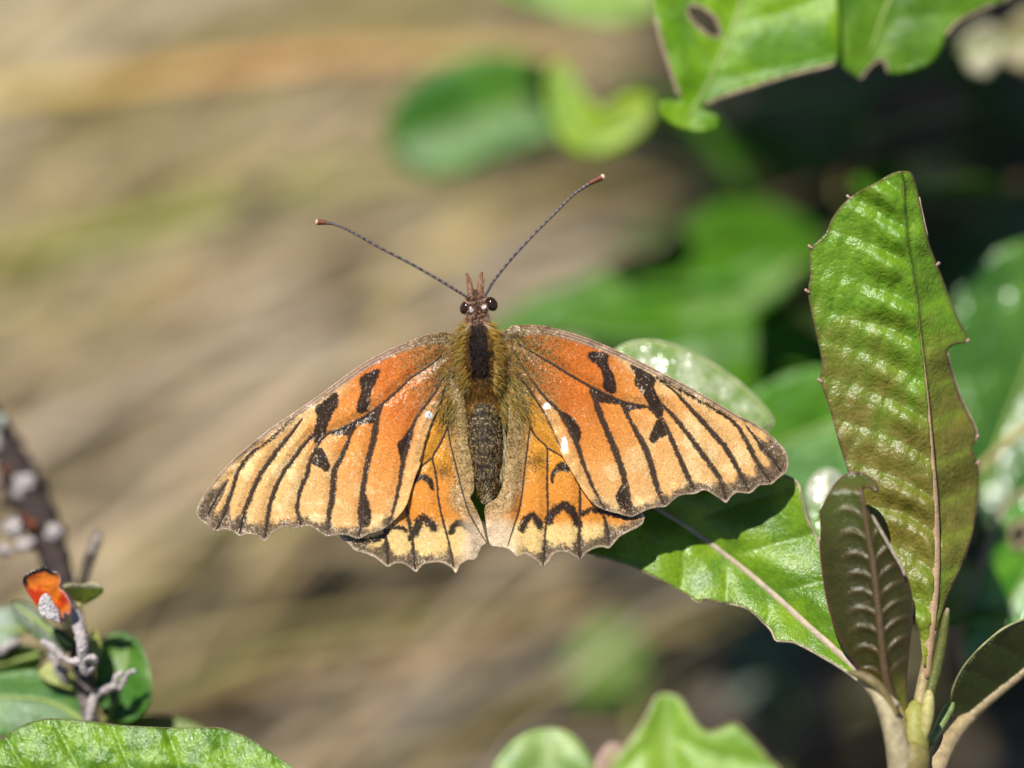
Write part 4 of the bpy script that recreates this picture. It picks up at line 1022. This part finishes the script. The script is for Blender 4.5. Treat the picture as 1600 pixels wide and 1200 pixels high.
RF_c = [(795, 512), (806, 508), (842, 508), (875, 515), (905, 524), (935, 535), (970, 550), (1005, 567), (1040, 585), (1080, 606), (1115, 626), (1150, 647), (1180, 662), (1200, 676), (1217, 692)]
RF_m = [(1217, 692), (1229, 707), (1232, 722), (1229, 737), (1217, 747), (1205, 757), (1187, 759), (1172, 771), (1152, 770), (1142, 777), (1135, 786), (1125, 780), (1110, 770), (1100, 766), (1085, 772), (1065, 774), (1052, 782), (1040, 792), (1020, 794), (1002, 801), (987, 808), (967, 803), (945, 797), (927, 787)]
RF_i = [(927, 787), (910, 765), (895, 740), (880, 715), (872, 697), (865, 680), (857, 662), (848, 645), (838, 628), (826, 612), (814, 595)]
RF = dict(
    veins=[([(806, 534), (830, 549), (852, 562), (890, 585), (924, 605), (945, 615), (967, 626), (990, 632), (1012, 636), (1030, 650)], (2.5, 3.5, 4, 4)),
           ([(925, 608), (935, 640), (947, 670), (960, 700), (970, 728), (976, 750), (981, 775), (988, 803)], (7, 8.5, 8.5, 9, 8.5, 8, 5)),
           ([(968, 627), (982, 652), (997, 680), (1010, 705), (1020, 737), (1027, 762), (1038, 788)], (4, 6, 8, 8.5, 8.5, 5)),
           ([(1036, 655), (1051, 690), (1062, 715), (1073, 741), (1085, 767)], (4, 7, 7, 7, 5)),
           ([(1033, 630), (1052, 650), (1072, 675), (1092, 702), (1111, 728), (1125, 749), (1134, 778)], (5, 6, 7, 7.5, 7, 4)),
           ([(1040, 600), (1055, 612), (1080, 640), (1105, 667), (1130, 695), (1146, 720), (1157, 741), (1170, 765)], (2, 5, 7, 7.5, 7, 5)),
           ([(1120, 640), (1142, 656), (1157, 673), (1173, 703), (1186, 727), (1203, 752)], (2, 5, 6.5, 7, 6, 3)),
           ([(1165, 665), (1178, 681), (1193, 701), (1209, 719), (1220, 735)], (2, 4.5, 5, 5, 3)),
           ([(808, 560), (830, 592), (850, 619), (872, 641), (887, 665), (900, 690), (911, 722), (923, 754), (934, 775), (944, 794)], (2, 3, 4, 6, 7, 6, 5, 4)),
           ([(812, 585), (836, 622), (853, 650), (865, 676), (876, 699)], (2, 2.5, 2.5, 1.5))],
    spots=[[(921, 549), (950, 552), (950, 567), (959, 587), (964, 610), (955, 615), (942, 607), (942, 590), (935, 572), (919, 560)],
           [(985, 569), (1025, 590), (1022, 605), (1032, 625), (1037, 637), (1034, 652), (1027, 655), (1015, 637), (1010, 625), (1000, 610), (991, 600), (992, 585)],
           [(1027, 655), (1035, 657), (1042, 675), (1042, 681), (1030, 686), (1021, 694), (1014, 685), (1020, 670)],
           [(925, 606), (930, 625), (940, 630), (970, 633), (980, 643), (992, 640), (1012, 637), (990, 630), (968, 623), (945, 613)],
           [(877, 644), (892, 650), (907, 670), (907, 687), (900, 694), (885, 662)],
           [(962, 775), (972, 757), (981, 770), (984, 795), (970, 795)]],
    lines=[([(1025, 590), (1057, 606), (1100, 630), (1142, 655)], 2.8)],
    margin=RF_m, band=(24, 26, 26, 22, 18, 14, 13, 12, 10, 8), bandmask=lambda X, Y: np.ones(len(X)),
    ground=fw_ground(806, 540, RF_i, RF_c), over=fw_over(800, 553, RF_c, [(854, 635, 5.5, 5), (882, 695, 5, 13)]), wave=9)
RF_out = RF_c + RF_m[1:] + RF_i[1:] + [(775, 575), (772, 545), (780, 522)]

HWY = A(218, 148, 46); HWO = A(226, 146, 56)
def hw_ground(sgn):
    def g(X, Y, e):
        c = lerp(np.tile(HWY, (len(X), 1)), np.tile(HWO, (len(X), 1)), sstep(720, 770, Y + 20 * (fbm(X, Y, 30, 3) - .5)))
        low = sstep(806, 826, Y + 8 * (fbm(X, Y, 20, 5) - .5) - 0.02 * np.abs(X - 760))
        return lerp(c, np.tile(A(244, 208, 136), (len(X), 1)), low * 0.92)
    return g
def hw_over(sgn, smudge, inner_line):
    il = catmull(inner_line, 4, False)
    def f(c, X, Y, e, r1, r2, dv):
        n = len(X)
        d, s, t, _, _ = dpoly(X, Y, il)
        # grey-olive fringe of hair scales along the body
        k = sstep(42, 20, d + 10 * (fbm(X, Y, 25, 9) - .5) + 10 * (r1 - .5)) * sstep(845, 790, Y)
        spk = np.where((r1 < 0.3)[:, None], A(72, 62, 40)[None], np.where((r2 < 0.5)[:, None], A(206, 186, 142)[None], A(160, 138, 88)[None]))
        c = lerp(c, spk, k * 0.8)
        ax = np.abs(X - axis_x(Y))
        dens = np.exp(-((ax / 74) ** 3)) * sstep(760, 620, Y)
        c = lerp(c, np.tile(A(74, 62, 34), (n, 1)), (r1 < dens * 0.55) * 0.75)
        c = lerp(c, np.tile(A(150, 128, 74), (n, 1)), ((r2 < dens * 0.5) & (r1 >= dens * 0.55)) * 0.7)
        # worn pale corner by the abdomen tip
        pk = sstep(48, 18, np.abs(X - 764) - 0.15 * (Y - 800)) * sstep(790, 832, Y)
        c = lerp(c, np.tile(A(226, 200, 168), (n, 1)) * (0.85 + 0.3 * r1)[:, None], pk * 0.85)
        sx, sy = smudge
        g = np.exp(-(((X - sx) / 17) ** 2 + ((Y - sy) / 13) ** 2))
        c = lerp(c, np.tile(A(66, 48, 26), (n, 1)), (r1 < g * 0.8) * 0.7)
        return c
    return f
LH_i = [(760, 847), (755, 825), (746, 800), (735, 778), (739, 771), (741, 758), (739, 725), (735, 690), (731, 660), (727, 630), (724, 604)]
LH_m = [(530, 837), (545, 850), (555, 861), (570, 865), (587, 872), (605, 886), (617, 881), (629, 881), (640, 887), (650, 894), (657, 887), (665, 881), (687, 879), (700, 884), (708, 890), (712, 896), (716, 889), (720, 882), (732, 875), (744, 874), (752, 855), (760, 847)]
LH_out = LH_m + LH_i[1:] + [(700, 592), (660, 630), (610, 690), (560, 760), (535, 810)]
LH = dict(
    veins=[([(706, 640), (697, 672), (686, 696), (676, 714), (679, 732), (682, 747), (685, 780), (690, 805), (697, 832), (703, 855), (709, 885)], (2, 2.5, 3, 3.5, 3.5, 3)),
           ([(676, 714), (665, 723), (650, 735)], (2.5, 2.5, 2)),
           ([(698, 660), (704, 695), (711, 722), (721, 763), (732, 799), (747, 827), (759, 846)], (1.5, 2.5, 3, 3, 2.5)),
           ([(632, 775), (636, 797), (642, 830), (646, 858), (648, 888)], (3, 5, 6, 5, 3)),
           ([(598, 815), (602, 834), (605, 858), (606, 882)], (4, 5, 5, 3))],
    spots=[[(656, 741), (667, 741), (677, 752), (679, 766), (674, 765), (667, 755), (659, 750), (645, 756), (646, 745)]],
    lines=[([(648, 833), (654, 819), (660, 810), (668, 814), (678, 824)], 7.5), ([(706, 832), (710, 822), (716, 816), (724, 820), (733, 827)], 5.5),
           ([(604, 832), (612, 826), (620, 824), (634, 829)], 4), ([(560, 840), (575, 846), (600, 836)], 5), ([(642, 842), (648, 832)], 5)],
    margin=LH_m, band=(24, 22, 20, 19, 18, 16, 13, 8, 5), bandmask=lambda X, Y: sstep(752, 700, X + 20 * (fbm(X, Y, 14, 2) - .5)),
    ground=hw_ground(-1), over=hw_over(-1, (696, 736), LH_i), wave=8)
RH_i = [(767, 852), (762, 838), (759, 815), (757, 795), (764, 786), (776, 778), (786, 755), (790, 722), (792, 690), (795, 650), (797, 610)]
RH_m = [(1003, 800), (1007, 810), (1002, 821), (985, 830), (970, 838), (962, 846), (952, 857), (940, 855), (925, 859), (915, 866), (907, 875), (900, 871), (887, 864), (875, 863), (865, 866), (857, 878), (848, 886), (840, 878), (822, 866), (810, 871), (800, 862), (792, 857), (775, 854), (767, 852)]
RH_out = RH_m + RH_i[1:] + [(825, 590), (870, 630), (920, 690), (965, 745)]
RH = dict(
    veins=[([(822, 640), (831, 672), (842, 687), (854, 699), (855, 725), (855, 762), (856, 797), (852, 830), (850, 868), (848, 884)], (2, 2.5, 3, 3.5, 3.5, 3)),
           ([(854, 699), (868, 707), (884, 717)], (2.5, 2.5, 2)),
           ([(828, 665), (825, 690), (820, 732), (813, 787), (802, 825), (793, 854)], (1.5, 2.5, 3, 3, 2.5)),
           ([(906, 755), (906, 800), (905, 840), (906, 872)], (3, 5, 6, 4)),
           ([(938, 785), (942, 802), (950, 830), (952, 855)], (3, 4.5, 4.5, 3))],
    spots=[[(860, 752), (861, 737), (875, 722), (885, 725), (891, 737), (877, 736), (867, 742), (864, 756)]],
    lines=[([(857, 813), (866, 800), (880, 790), (892, 798), (903, 815)], 8), ([(815, 826), (822, 812), (832, 806), (839, 812), (843, 822)], 6.5),
           ([(909, 803), (922, 797), (938, 800)], 4.5), ([(945, 801), (975, 806), (1000, 806)], 5), ([(903, 815), (905, 822)], 5)],
    margin=RH_m, band=(14, 19, 21, 19, 17, 16, 13, 8, 5), bandmask=lambda X, Y: sstep(790, 832, X + 20 * (fbm(X, Y, 14, 2) - .5)),
    ground=hw_ground(1), over=hw_over(1, (836, 722), RH_i), wave=8)

hw_h = lambda X, Y: fw_base(X, Y) - 5 - 6 * sstep(760, 900, Y) + 8 * np.exp(-((np.abs(X - axis_x(Y)) - 34) / 14) ** 2)
def fw_hl(X, Y):
    return fw_base(X, Y) + 1.5 * sstep(0, 60, np.abs(X - axis_x(Y)) - 30)
wing('forewing', LF_out, 1.2, fw_hl, LF, True)
wing('forewing', RF_out, 1.2, fw_hl, RF, True)
wing('hindwing', LH_out, 1.2, hw_h, LH, False)
wing('hindwing', RH_out, 1.2, hw_h, RH, False)

# body: one continuous surface, head to abdomen tip (y, half width, half depth, height)
prof = [(452, 6, 5, 12), (460, 12, 10, 12), (470, 15, 13, 12), (482, 17, 15, 11), (492, 15, 14, 10), (499, 14, 13, 9), (507, 21, 18, 9), (520, 27, 24, 10), (540, 30, 27, 11), (562, 30, 27, 11), (580, 28, 25, 10), (598, 26, 22, 8), (612, 24, 20, 5), (625, 24, 20, 4), (640, 26, 23, 4), (660, 28, 25, 4), (685, 28, 25, 4), (705, 27, 24, 3), (725, 24, 21, 2), (745, 20, 18, 1), (760, 16, 14, 0), (772, 11, 10, 0), (780, 9, 8, 0), (786, 6, 5, 0), (788, 2, 2, 0)]
pr = catmull(np.array(prof, float), 5, False)
na = 36
ang = np.linspace(0, 2 * math.pi, na, endpoint=False)
seg_rip = 1 + 0.07 * np.where(pr[:, 0] > 625, np.abs(np.sin((pr[:, 0] - 625) / 20.5 * math.pi)) - 0.5, 0)
BX = axis_x(pr[:, 0])[:, None] + (pr[:, 1] * seg_rip)[:, None] * np.cos(ang)
BY = np.repeat(pr[:, 0][:, None], na, 1)
BH = pr[:, 3][:, None] + (pr[:, 2] * seg_rip)[:, None] * np.sin(ang)
V = P(BX.ravel(), BY.ravel(), BH.ravel())
F = []
for i in range(len(pr) - 1):
    for j in range(na):
        k = (j + 1) % na
        F.append([i * na + j, (i + 1) * na + j, (i + 1) * na + k, i * na + k])
F.append(list(range(na))); F.append([(len(pr) - 1) * na + j for j in range(na)][::-1])
yy = BY.ravel()
bc = np.tile(A(58, 40, 26), (len(V), 1))
bc = lerp(bc, np.tile(A(34, 26, 22), (len(V), 1)), sstep(500, 515, yy))
bc = lerp(bc, np.tile(A(96, 72, 34), (len(V), 1)), sstep(585, 600, yy))
bc = lerp(bc, np.tile(A(40, 36, 28), (len(V), 1)), sstep(618, 640, yy))
body = mk('body', V, F, M['body'], bfly, bc)

def body_at(y, a):
    """point on the body surface at axis position y and angle a (0 = right, pi/2 = towards the camera)"""
    w = np.interp(y, pr[:, 0], pr[:, 1]); dpt = np.interp(y, pr[:, 0], pr[:, 2]); h = np.interp(y, pr[:, 0], pr[:, 3])
    return axis_x(y) + w * np.cos(a), y, h + dpt * np.sin(a)

def hairs(name, items, parent, mat='hair'):
    """items: base (x,y,h), direction (photo space), length, radius px, colour"""
    B0 = np.array([i[0] for i in items]); Dr = np.array([i[1] for i in items]); Ln = np.array([i[2] for i in items]); Rr = np.array([i[3] for i in items]); Cl = np.array([i[4] for i in items])
    Dr = Dr / np.linalg.norm(Dr, axis=1)[:, None]
    n = len(items)
    lat = np.cross(Dr, rng.normal(size=(n, 3))); lat /= np.linalg.norm(lat, axis=1)[:, None]
    lat2 = np.cross(Dr, lat)
    droop = np.array([0, 0.35, -0.25])
    V = np.empty((n, 10, 3))
    for k, (t, rr) in enumerate([(0, 1), (0.4, 0.9), (0.75, 0.6)]):
        c = B0 + Dr * (Ln * t)[:, None] + droop * (Ln * t * t)[:, None]
        for j in range(3):
            a = j * 2 * math.pi / 3
            V[:, k * 3 + j] = c + (lat * math.cos(a) + lat2 * math.sin(a)) * (Rr * rr)[:, None]
    V[:, 9] = B0 + Dr * Ln[:, None] + droop * Ln[:, None]
    W = V.reshape(-1, 3)
    fb = []
    for k in range(2):
        for j in range(3):
            fb.append([k * 3 + j, k * 3 + (j + 1) % 3, (k + 1) * 3 + (j + 1) % 3, (k + 1) * 3 + j])
    tips = [[6 + j, 6 + (j + 1) % 3, 9] for j in range(3)]
    F = []
    for i in range(n):
        o = i * 10
        for f in fb: F.append([a + o for a in f])
        for f in tips: F.append([a + o for a in f])
    C = np.repeat(Cl, 10, 0)
    return mk(name, P(W[:, 0], W[:, 1], W[:, 2]), F, M[mat], parent, C, kind='stuff')

it = []
YEL = [A(196, 156, 48), A(184, 150, 66), A(212, 186, 104), A(156, 128, 56), A(204, 142, 42)]
OLV = [A(150, 138, 84), A(120, 108, 60), A(172, 156, 104), A(96, 84, 48)]
DRK = [A(34, 26, 20), A(52, 34, 20), A(70, 44, 24), A(24, 20, 20)]
GLD = [A(150, 100, 36), A(168, 122, 50), A(110, 76, 32), A(130, 96, 44)]
BRN = [A(140, 96, 62), A(168, 128, 98), A(104, 66, 40), A(196, 166, 146)]
CRM = [A(216, 198, 160), A(198, 176, 130), A(170, 150, 104)]
pick = lambda L: L[rng.integers(len(L))] * rng.uniform(0.8, 1.2)
for i in range(2300):      # yellow sides of the thorax
    y = rng.uniform(503, 606); sd = rng.choice([-1, 1])
    a = math.pi / 2 - sd * (0.5 + abs(rng.normal()) * 0.5 + 0.2 * math.sin(math.pi * (y - 500) / 110))
    it.append((body_at(y, a), (sd * rng.uniform(0.4, 1.2), rng.uniform(-0.25, 0.8), rng.uniform(0.1, 0.8)), rng.uniform(8, 25), 0.4, pick(YEL if rng.random() < 0.75 else OLV)))
for i in range(1500):      # dark middle
    y = rng.uniform(506, 600); a = math.pi / 2 + rng.uniform(-1, 1) * (0.34 + 0.58 * math.sin(math.pi * min(1, max(0, (y - 500) / 104))) ) * rng.uniform(0.8, 1.2)
    edge = abs(a - math.pi / 2) > 0.45 or y > 588
    it.append((body_at(y, a), (math.cos(a) * 0.8 + rng.normal() * 0.2, rng.uniform(0.2, 0.9), 0.6), rng.uniform(5, 11), 0.45, pick(GLD if edge and rng.random() < 0.6 else DRK)))
for i in range(900):       # golden tuft at the waist
    y = rng.uniform(590, 636); a = math.pi / 2 + rng.uniform(-1.4, 1.4)
    it.append((body_at(y, a), (math.cos(a) * 0.5 + rng.normal() * 0.15, 1, 0.35), rng.uniform(8, 20), 0.42, pick(GLD)))
for i in range(3300):      # long hair over the wing roots
    sd = rng.choice([-1, 1]); y = rng.uniform(525, 650)
    x = axis_x(y) + sd * (22 + abs(rng.normal()) * 22)
    it.append(((x, y, rng.uniform(8, 15)), (sd * rng.uniform(0.1, 0.9), rng.uniform(0.2, 1), rng.uniform(0.08, 0.3)), rng.uniform(12, 34), 0.34, pick(OLV if rng.random() < 0.5 else YEL)))
for i in range(900):       # cream fringe beside the abdomen
    sd = rng.choice([-1, 1]); y = rng.uniform(615, 740)
    x = axis_x(y) + sd * (rng.uniform(25, 34) - max(0, (y - 690)) * 0.12)
    it.append(((x, y, rng.uniform(2, 10)), (sd * rng.uniform(-0.15, 0.3), 1, 0.15), rng.uniform(12, 24), 0.5, pick(CRM)))
for i in range(1100):      # fine hair on the abdomen
    y = rng.uniform(622, 770); a = math.pi / 2 + rng.uniform(-1.5, 1.5)
    it.append((body_at(y, a), (math.cos(a) * 0.35 + rng.normal() * 0.1, 1, 0.25), rng.uniform(6, 12), 0.3, pick(GLD if rng.random() < 0.55 else (DRK if rng.random() < 0.5 else CRM))))
for i in range(700):       # head and collar
    y = rng.uniform(458, 508); a = math.pi / 2 + rng.uniform(-1.35, 1.35)
    it.append((body_at(y, a), (math.cos(a) + rng.normal() * 0.2, rng.uniform(-0.6, 0.6), 0.7), rng.uniform(4, 9), 0.55, pick(BRN)))
for i in range(260):       # light collar tufts
    sd = rng.choice([-1, 1]); y = rng.uniform(490, 510)
    it.append((body_at(y, math.pi / 2 - sd * rng.uniform(0.5, 1.4)), (sd * rng.uniform(0.3, 1), rng.uniform(0.2, 1), 0.5), rng.uniform(8, 15), 0.6, pick([A(200, 176, 160), A(176, 140, 120), A(160, 110, 70)])))
hairs('hair', it, body)

# abdomen scales, overlapping like shingles
ns = 12000
sy_ = rng.uniform(626, 786, ns); sa = rng.uniform(-0.15, math.pi + 0.15, ns)
bx_, by_, bh_ = body_at(sy_, sa)
nx_, nh_ = np.cos(sa), np.sin(sa)
ln = rng.uniform(1.6, 3.0, ns); wd = rng.uniform(0.45, 0.8, ns)
tx, th_ = -nh_, nx_
jx = rng.normal(size=ns) * 0.25
Q = np.empty((ns, 4, 3))
for k, (u, v) in enumerate([(-1, 0), (1, 0), (0.8, 1), (-0.8, 1)]):
    lift = 0.3 + v * rng.uniform(0.6, 1.6, ns)
    Q[:, k, 0] = bx_ + tx * wd * u + jx * v * ln + nx_ * lift
    Q[:, k, 1] = by_ + v * ln
    Q[:, k, 2] = bh_ + th_ * wd * u + nh_ * lift
rr = rng.random(ns) - 0.16 * np.sin(np.clip(sa, 0, math.pi)) ** 3 + 0.10; tipk = sstep(752, 775, sy_); ringk = sstep(0.8, 1.0, np.abs(np.cos((sy_ - 625) / 20.5 * math.pi)))
cs = np.where((rr < 0.58 - 0.35 * tipk + 0.2 * ringk)[:, None], A(34, 25, 15)[None], np.where((rr < 0.86 - 0.3 * tipk + 0.1 * ringk)[:, None], A(104, 82, 46)[None], A(206, 182, 130)[None]))
cs = cs * rng.uniform(0.75, 1.2, (ns, 1))
Q = Q.reshape(-1, 3)
mk('body_scales', P(Q[:, 0], Q[:, 1], Q[:, 2]), np.arange(ns * 4).reshape(-1, 4), M['scales'], body, np.repeat(cs, 4, 0), smooth=False, kind='stuff')

# eyes, palps, antennae, legs
def ellip(name, x, y, h, rx, ry, rz, mat, parent, rot=0.0, label=None):
    import bmesh
    bm = bmesh.new(); bmesh.ops.create_uvsphere(bm, u_segments=24, v_segments=16, radius=1)
    v = np.array([q.co[:] for q in bm.verts]); f = [[q.index for q in ff.verts] for ff in bm.faces]; bm.free()
    ca, sa_ = math.cos(rot), math.sin(rot)
    ux = v[:, 0] * rx; uy = v[:, 1] * ry
    return mk(name, P(x + ux * ca - uy * sa_, y - (ux * sa_ + uy * ca), h + v[:, 2] * rz), f, M[mat], parent, label=label)
ellip('eye', 728, 480, 13, 9, 12, 12, 'eye', bfly, -0.5)
ellip('eye', 768, 475, 13, 9, 12, 12, 'eye', bfly, 0.5)
def palp(pts):
    return pxtube('labial_palp', pts, M['body'], bfly, 10, 4, lambda t: A(150, 108, 80) if 0.3 < t < 0.8 else A(120, 78, 52))
pa = palp([(738, 468, 16, 4), (736, 458, 17, 4.6), (734, 446, 17, 4.6), (732, 436, 16, 3.6), (729, 427, 14, 1.6)])
pb = palp([(750, 467, 16, 4), (750, 457, 17, 4.6), (750, 445, 17, 4.6), (751, 435, 16, 3.6), (753, 425, 14, 1.6)])
it = []
for (cx, lx) in ((736, -1), (750, 1)):
    for i in range(210):
        y = rng.uniform(434, 466); a = rng.uniform(0, math.pi); q = (466 - y) / 40
        it.append(((cx + lx * 4 * q + 4.4 * (1 - 0.6 * q) * math.cos(a), y, 17 + 4.4 * math.sin(a)), (math.cos(a) * 0.3 + lx * 0.2 + rng.normal() * 0.12, -1, 0.3), rng.uniform(3, 7), 0.45, pick(BRN)))
hairs('palp_hair', it, pa)
def antenna(pts):
    p = catmull(np.array(pts, float), 22, False)
    n = len(p); t = np.linspace(0, 1, n)
    r = np.interp(t, [0, 0.05, 0.6, 0.8, 0.88, 0.95, 0.985, 1.0], [3.2, 2.3, 2.1, 2.3, 3.6, 4.8, 4.6, 2.2])
    r = r * (1 + 0.05 * np.sin(np.arange(n) * 2 * math.pi / 3.0))
    C = P(p[:, 0], p[:, 1], p[:, 2])
    k = n - int(n * 0.14)
    def colr(tt, i):
        if tt > 0.97: return A(226, 196, 160)
        if tt > 0.87: return lerp(A(84, 42, 24), A(136, 70, 36), 0.5 + 0.3 * math.sin(i * 2 * math.pi / 3.0))
        return lerp(A(34, 26, 28), A(140, 126, 124), 0.25 + 0.35 * math.sin(i * 2 * math.pi / 5.0) + 0.25 * rng.random())
    cc = np.array([colr(tt, i) for i, tt in enumerate(t)])
    V, F = tube_geo(C[:k + 1], r[:k + 1] * S, 8)
    o = mk('antenna', V, F, M['antenna'], bfly, np.repeat(cc[:k + 1], 8, 0))
    V, F = tube_geo(C[k:], r[k:] * S, 10)
    mk('antenna_club', V, F, M['antenna'], o, np.repeat(cc[k:], 10, 0))
antenna([(733, 465, 18), (722, 459, 20), (687, 438, 22), (642, 412, 23), (590, 385, 23), (551, 363, 22), (528, 352, 21), (510, 348, 20), (493, 347, 20)])
antenna([(757, 462, 18), (762, 455, 20), (772, 438, 22), (801, 402, 23), (837, 363, 23), (869, 331, 22), (895, 305, 21), (921, 287, 20), (945, 275, 20)])
for (x, y, h, a) in [(733, 469, 24, 0.3), (752, 466, 24, -0.3)]:
    C = [(x + 6 * math.cos(b_), y + 5 * math.sin(b_), h - 2, 1.4) for b_ in np.linspace(0, math.pi, 6)]
    pxtube('antenna_socket', C, M['body'], bfly, 6, 2, lambda t: A(190, 150, 128))
for (x, y) in [(737, 484), (756, 480)]:
    lump('face_tuft', x, y, 25, 3.5, 4, 3, A(220, 210, 206), 'hair', bfly)
for sd, y0, ex, ey in [(-1, 535, 728, 655), (1, 535, 800, 640), (-1, 560, 735, 690), (1, 560, 812, 680)]:
    x0 = axis_x(y0) + sd * 10
    pxtube('leg', [(x0, y0, -8, 3.5), (x0 + sd * 22, y0 + 22, -34, 3), (x0 + sd * 18, y0 + 55, -62, 2.2), (ex, ey, -112, 1.8), (ex + sd * 3, ey + 8, -122, 1.5)], M['body'], bfly, 6, 4, lambda t: A(120, 92, 62))
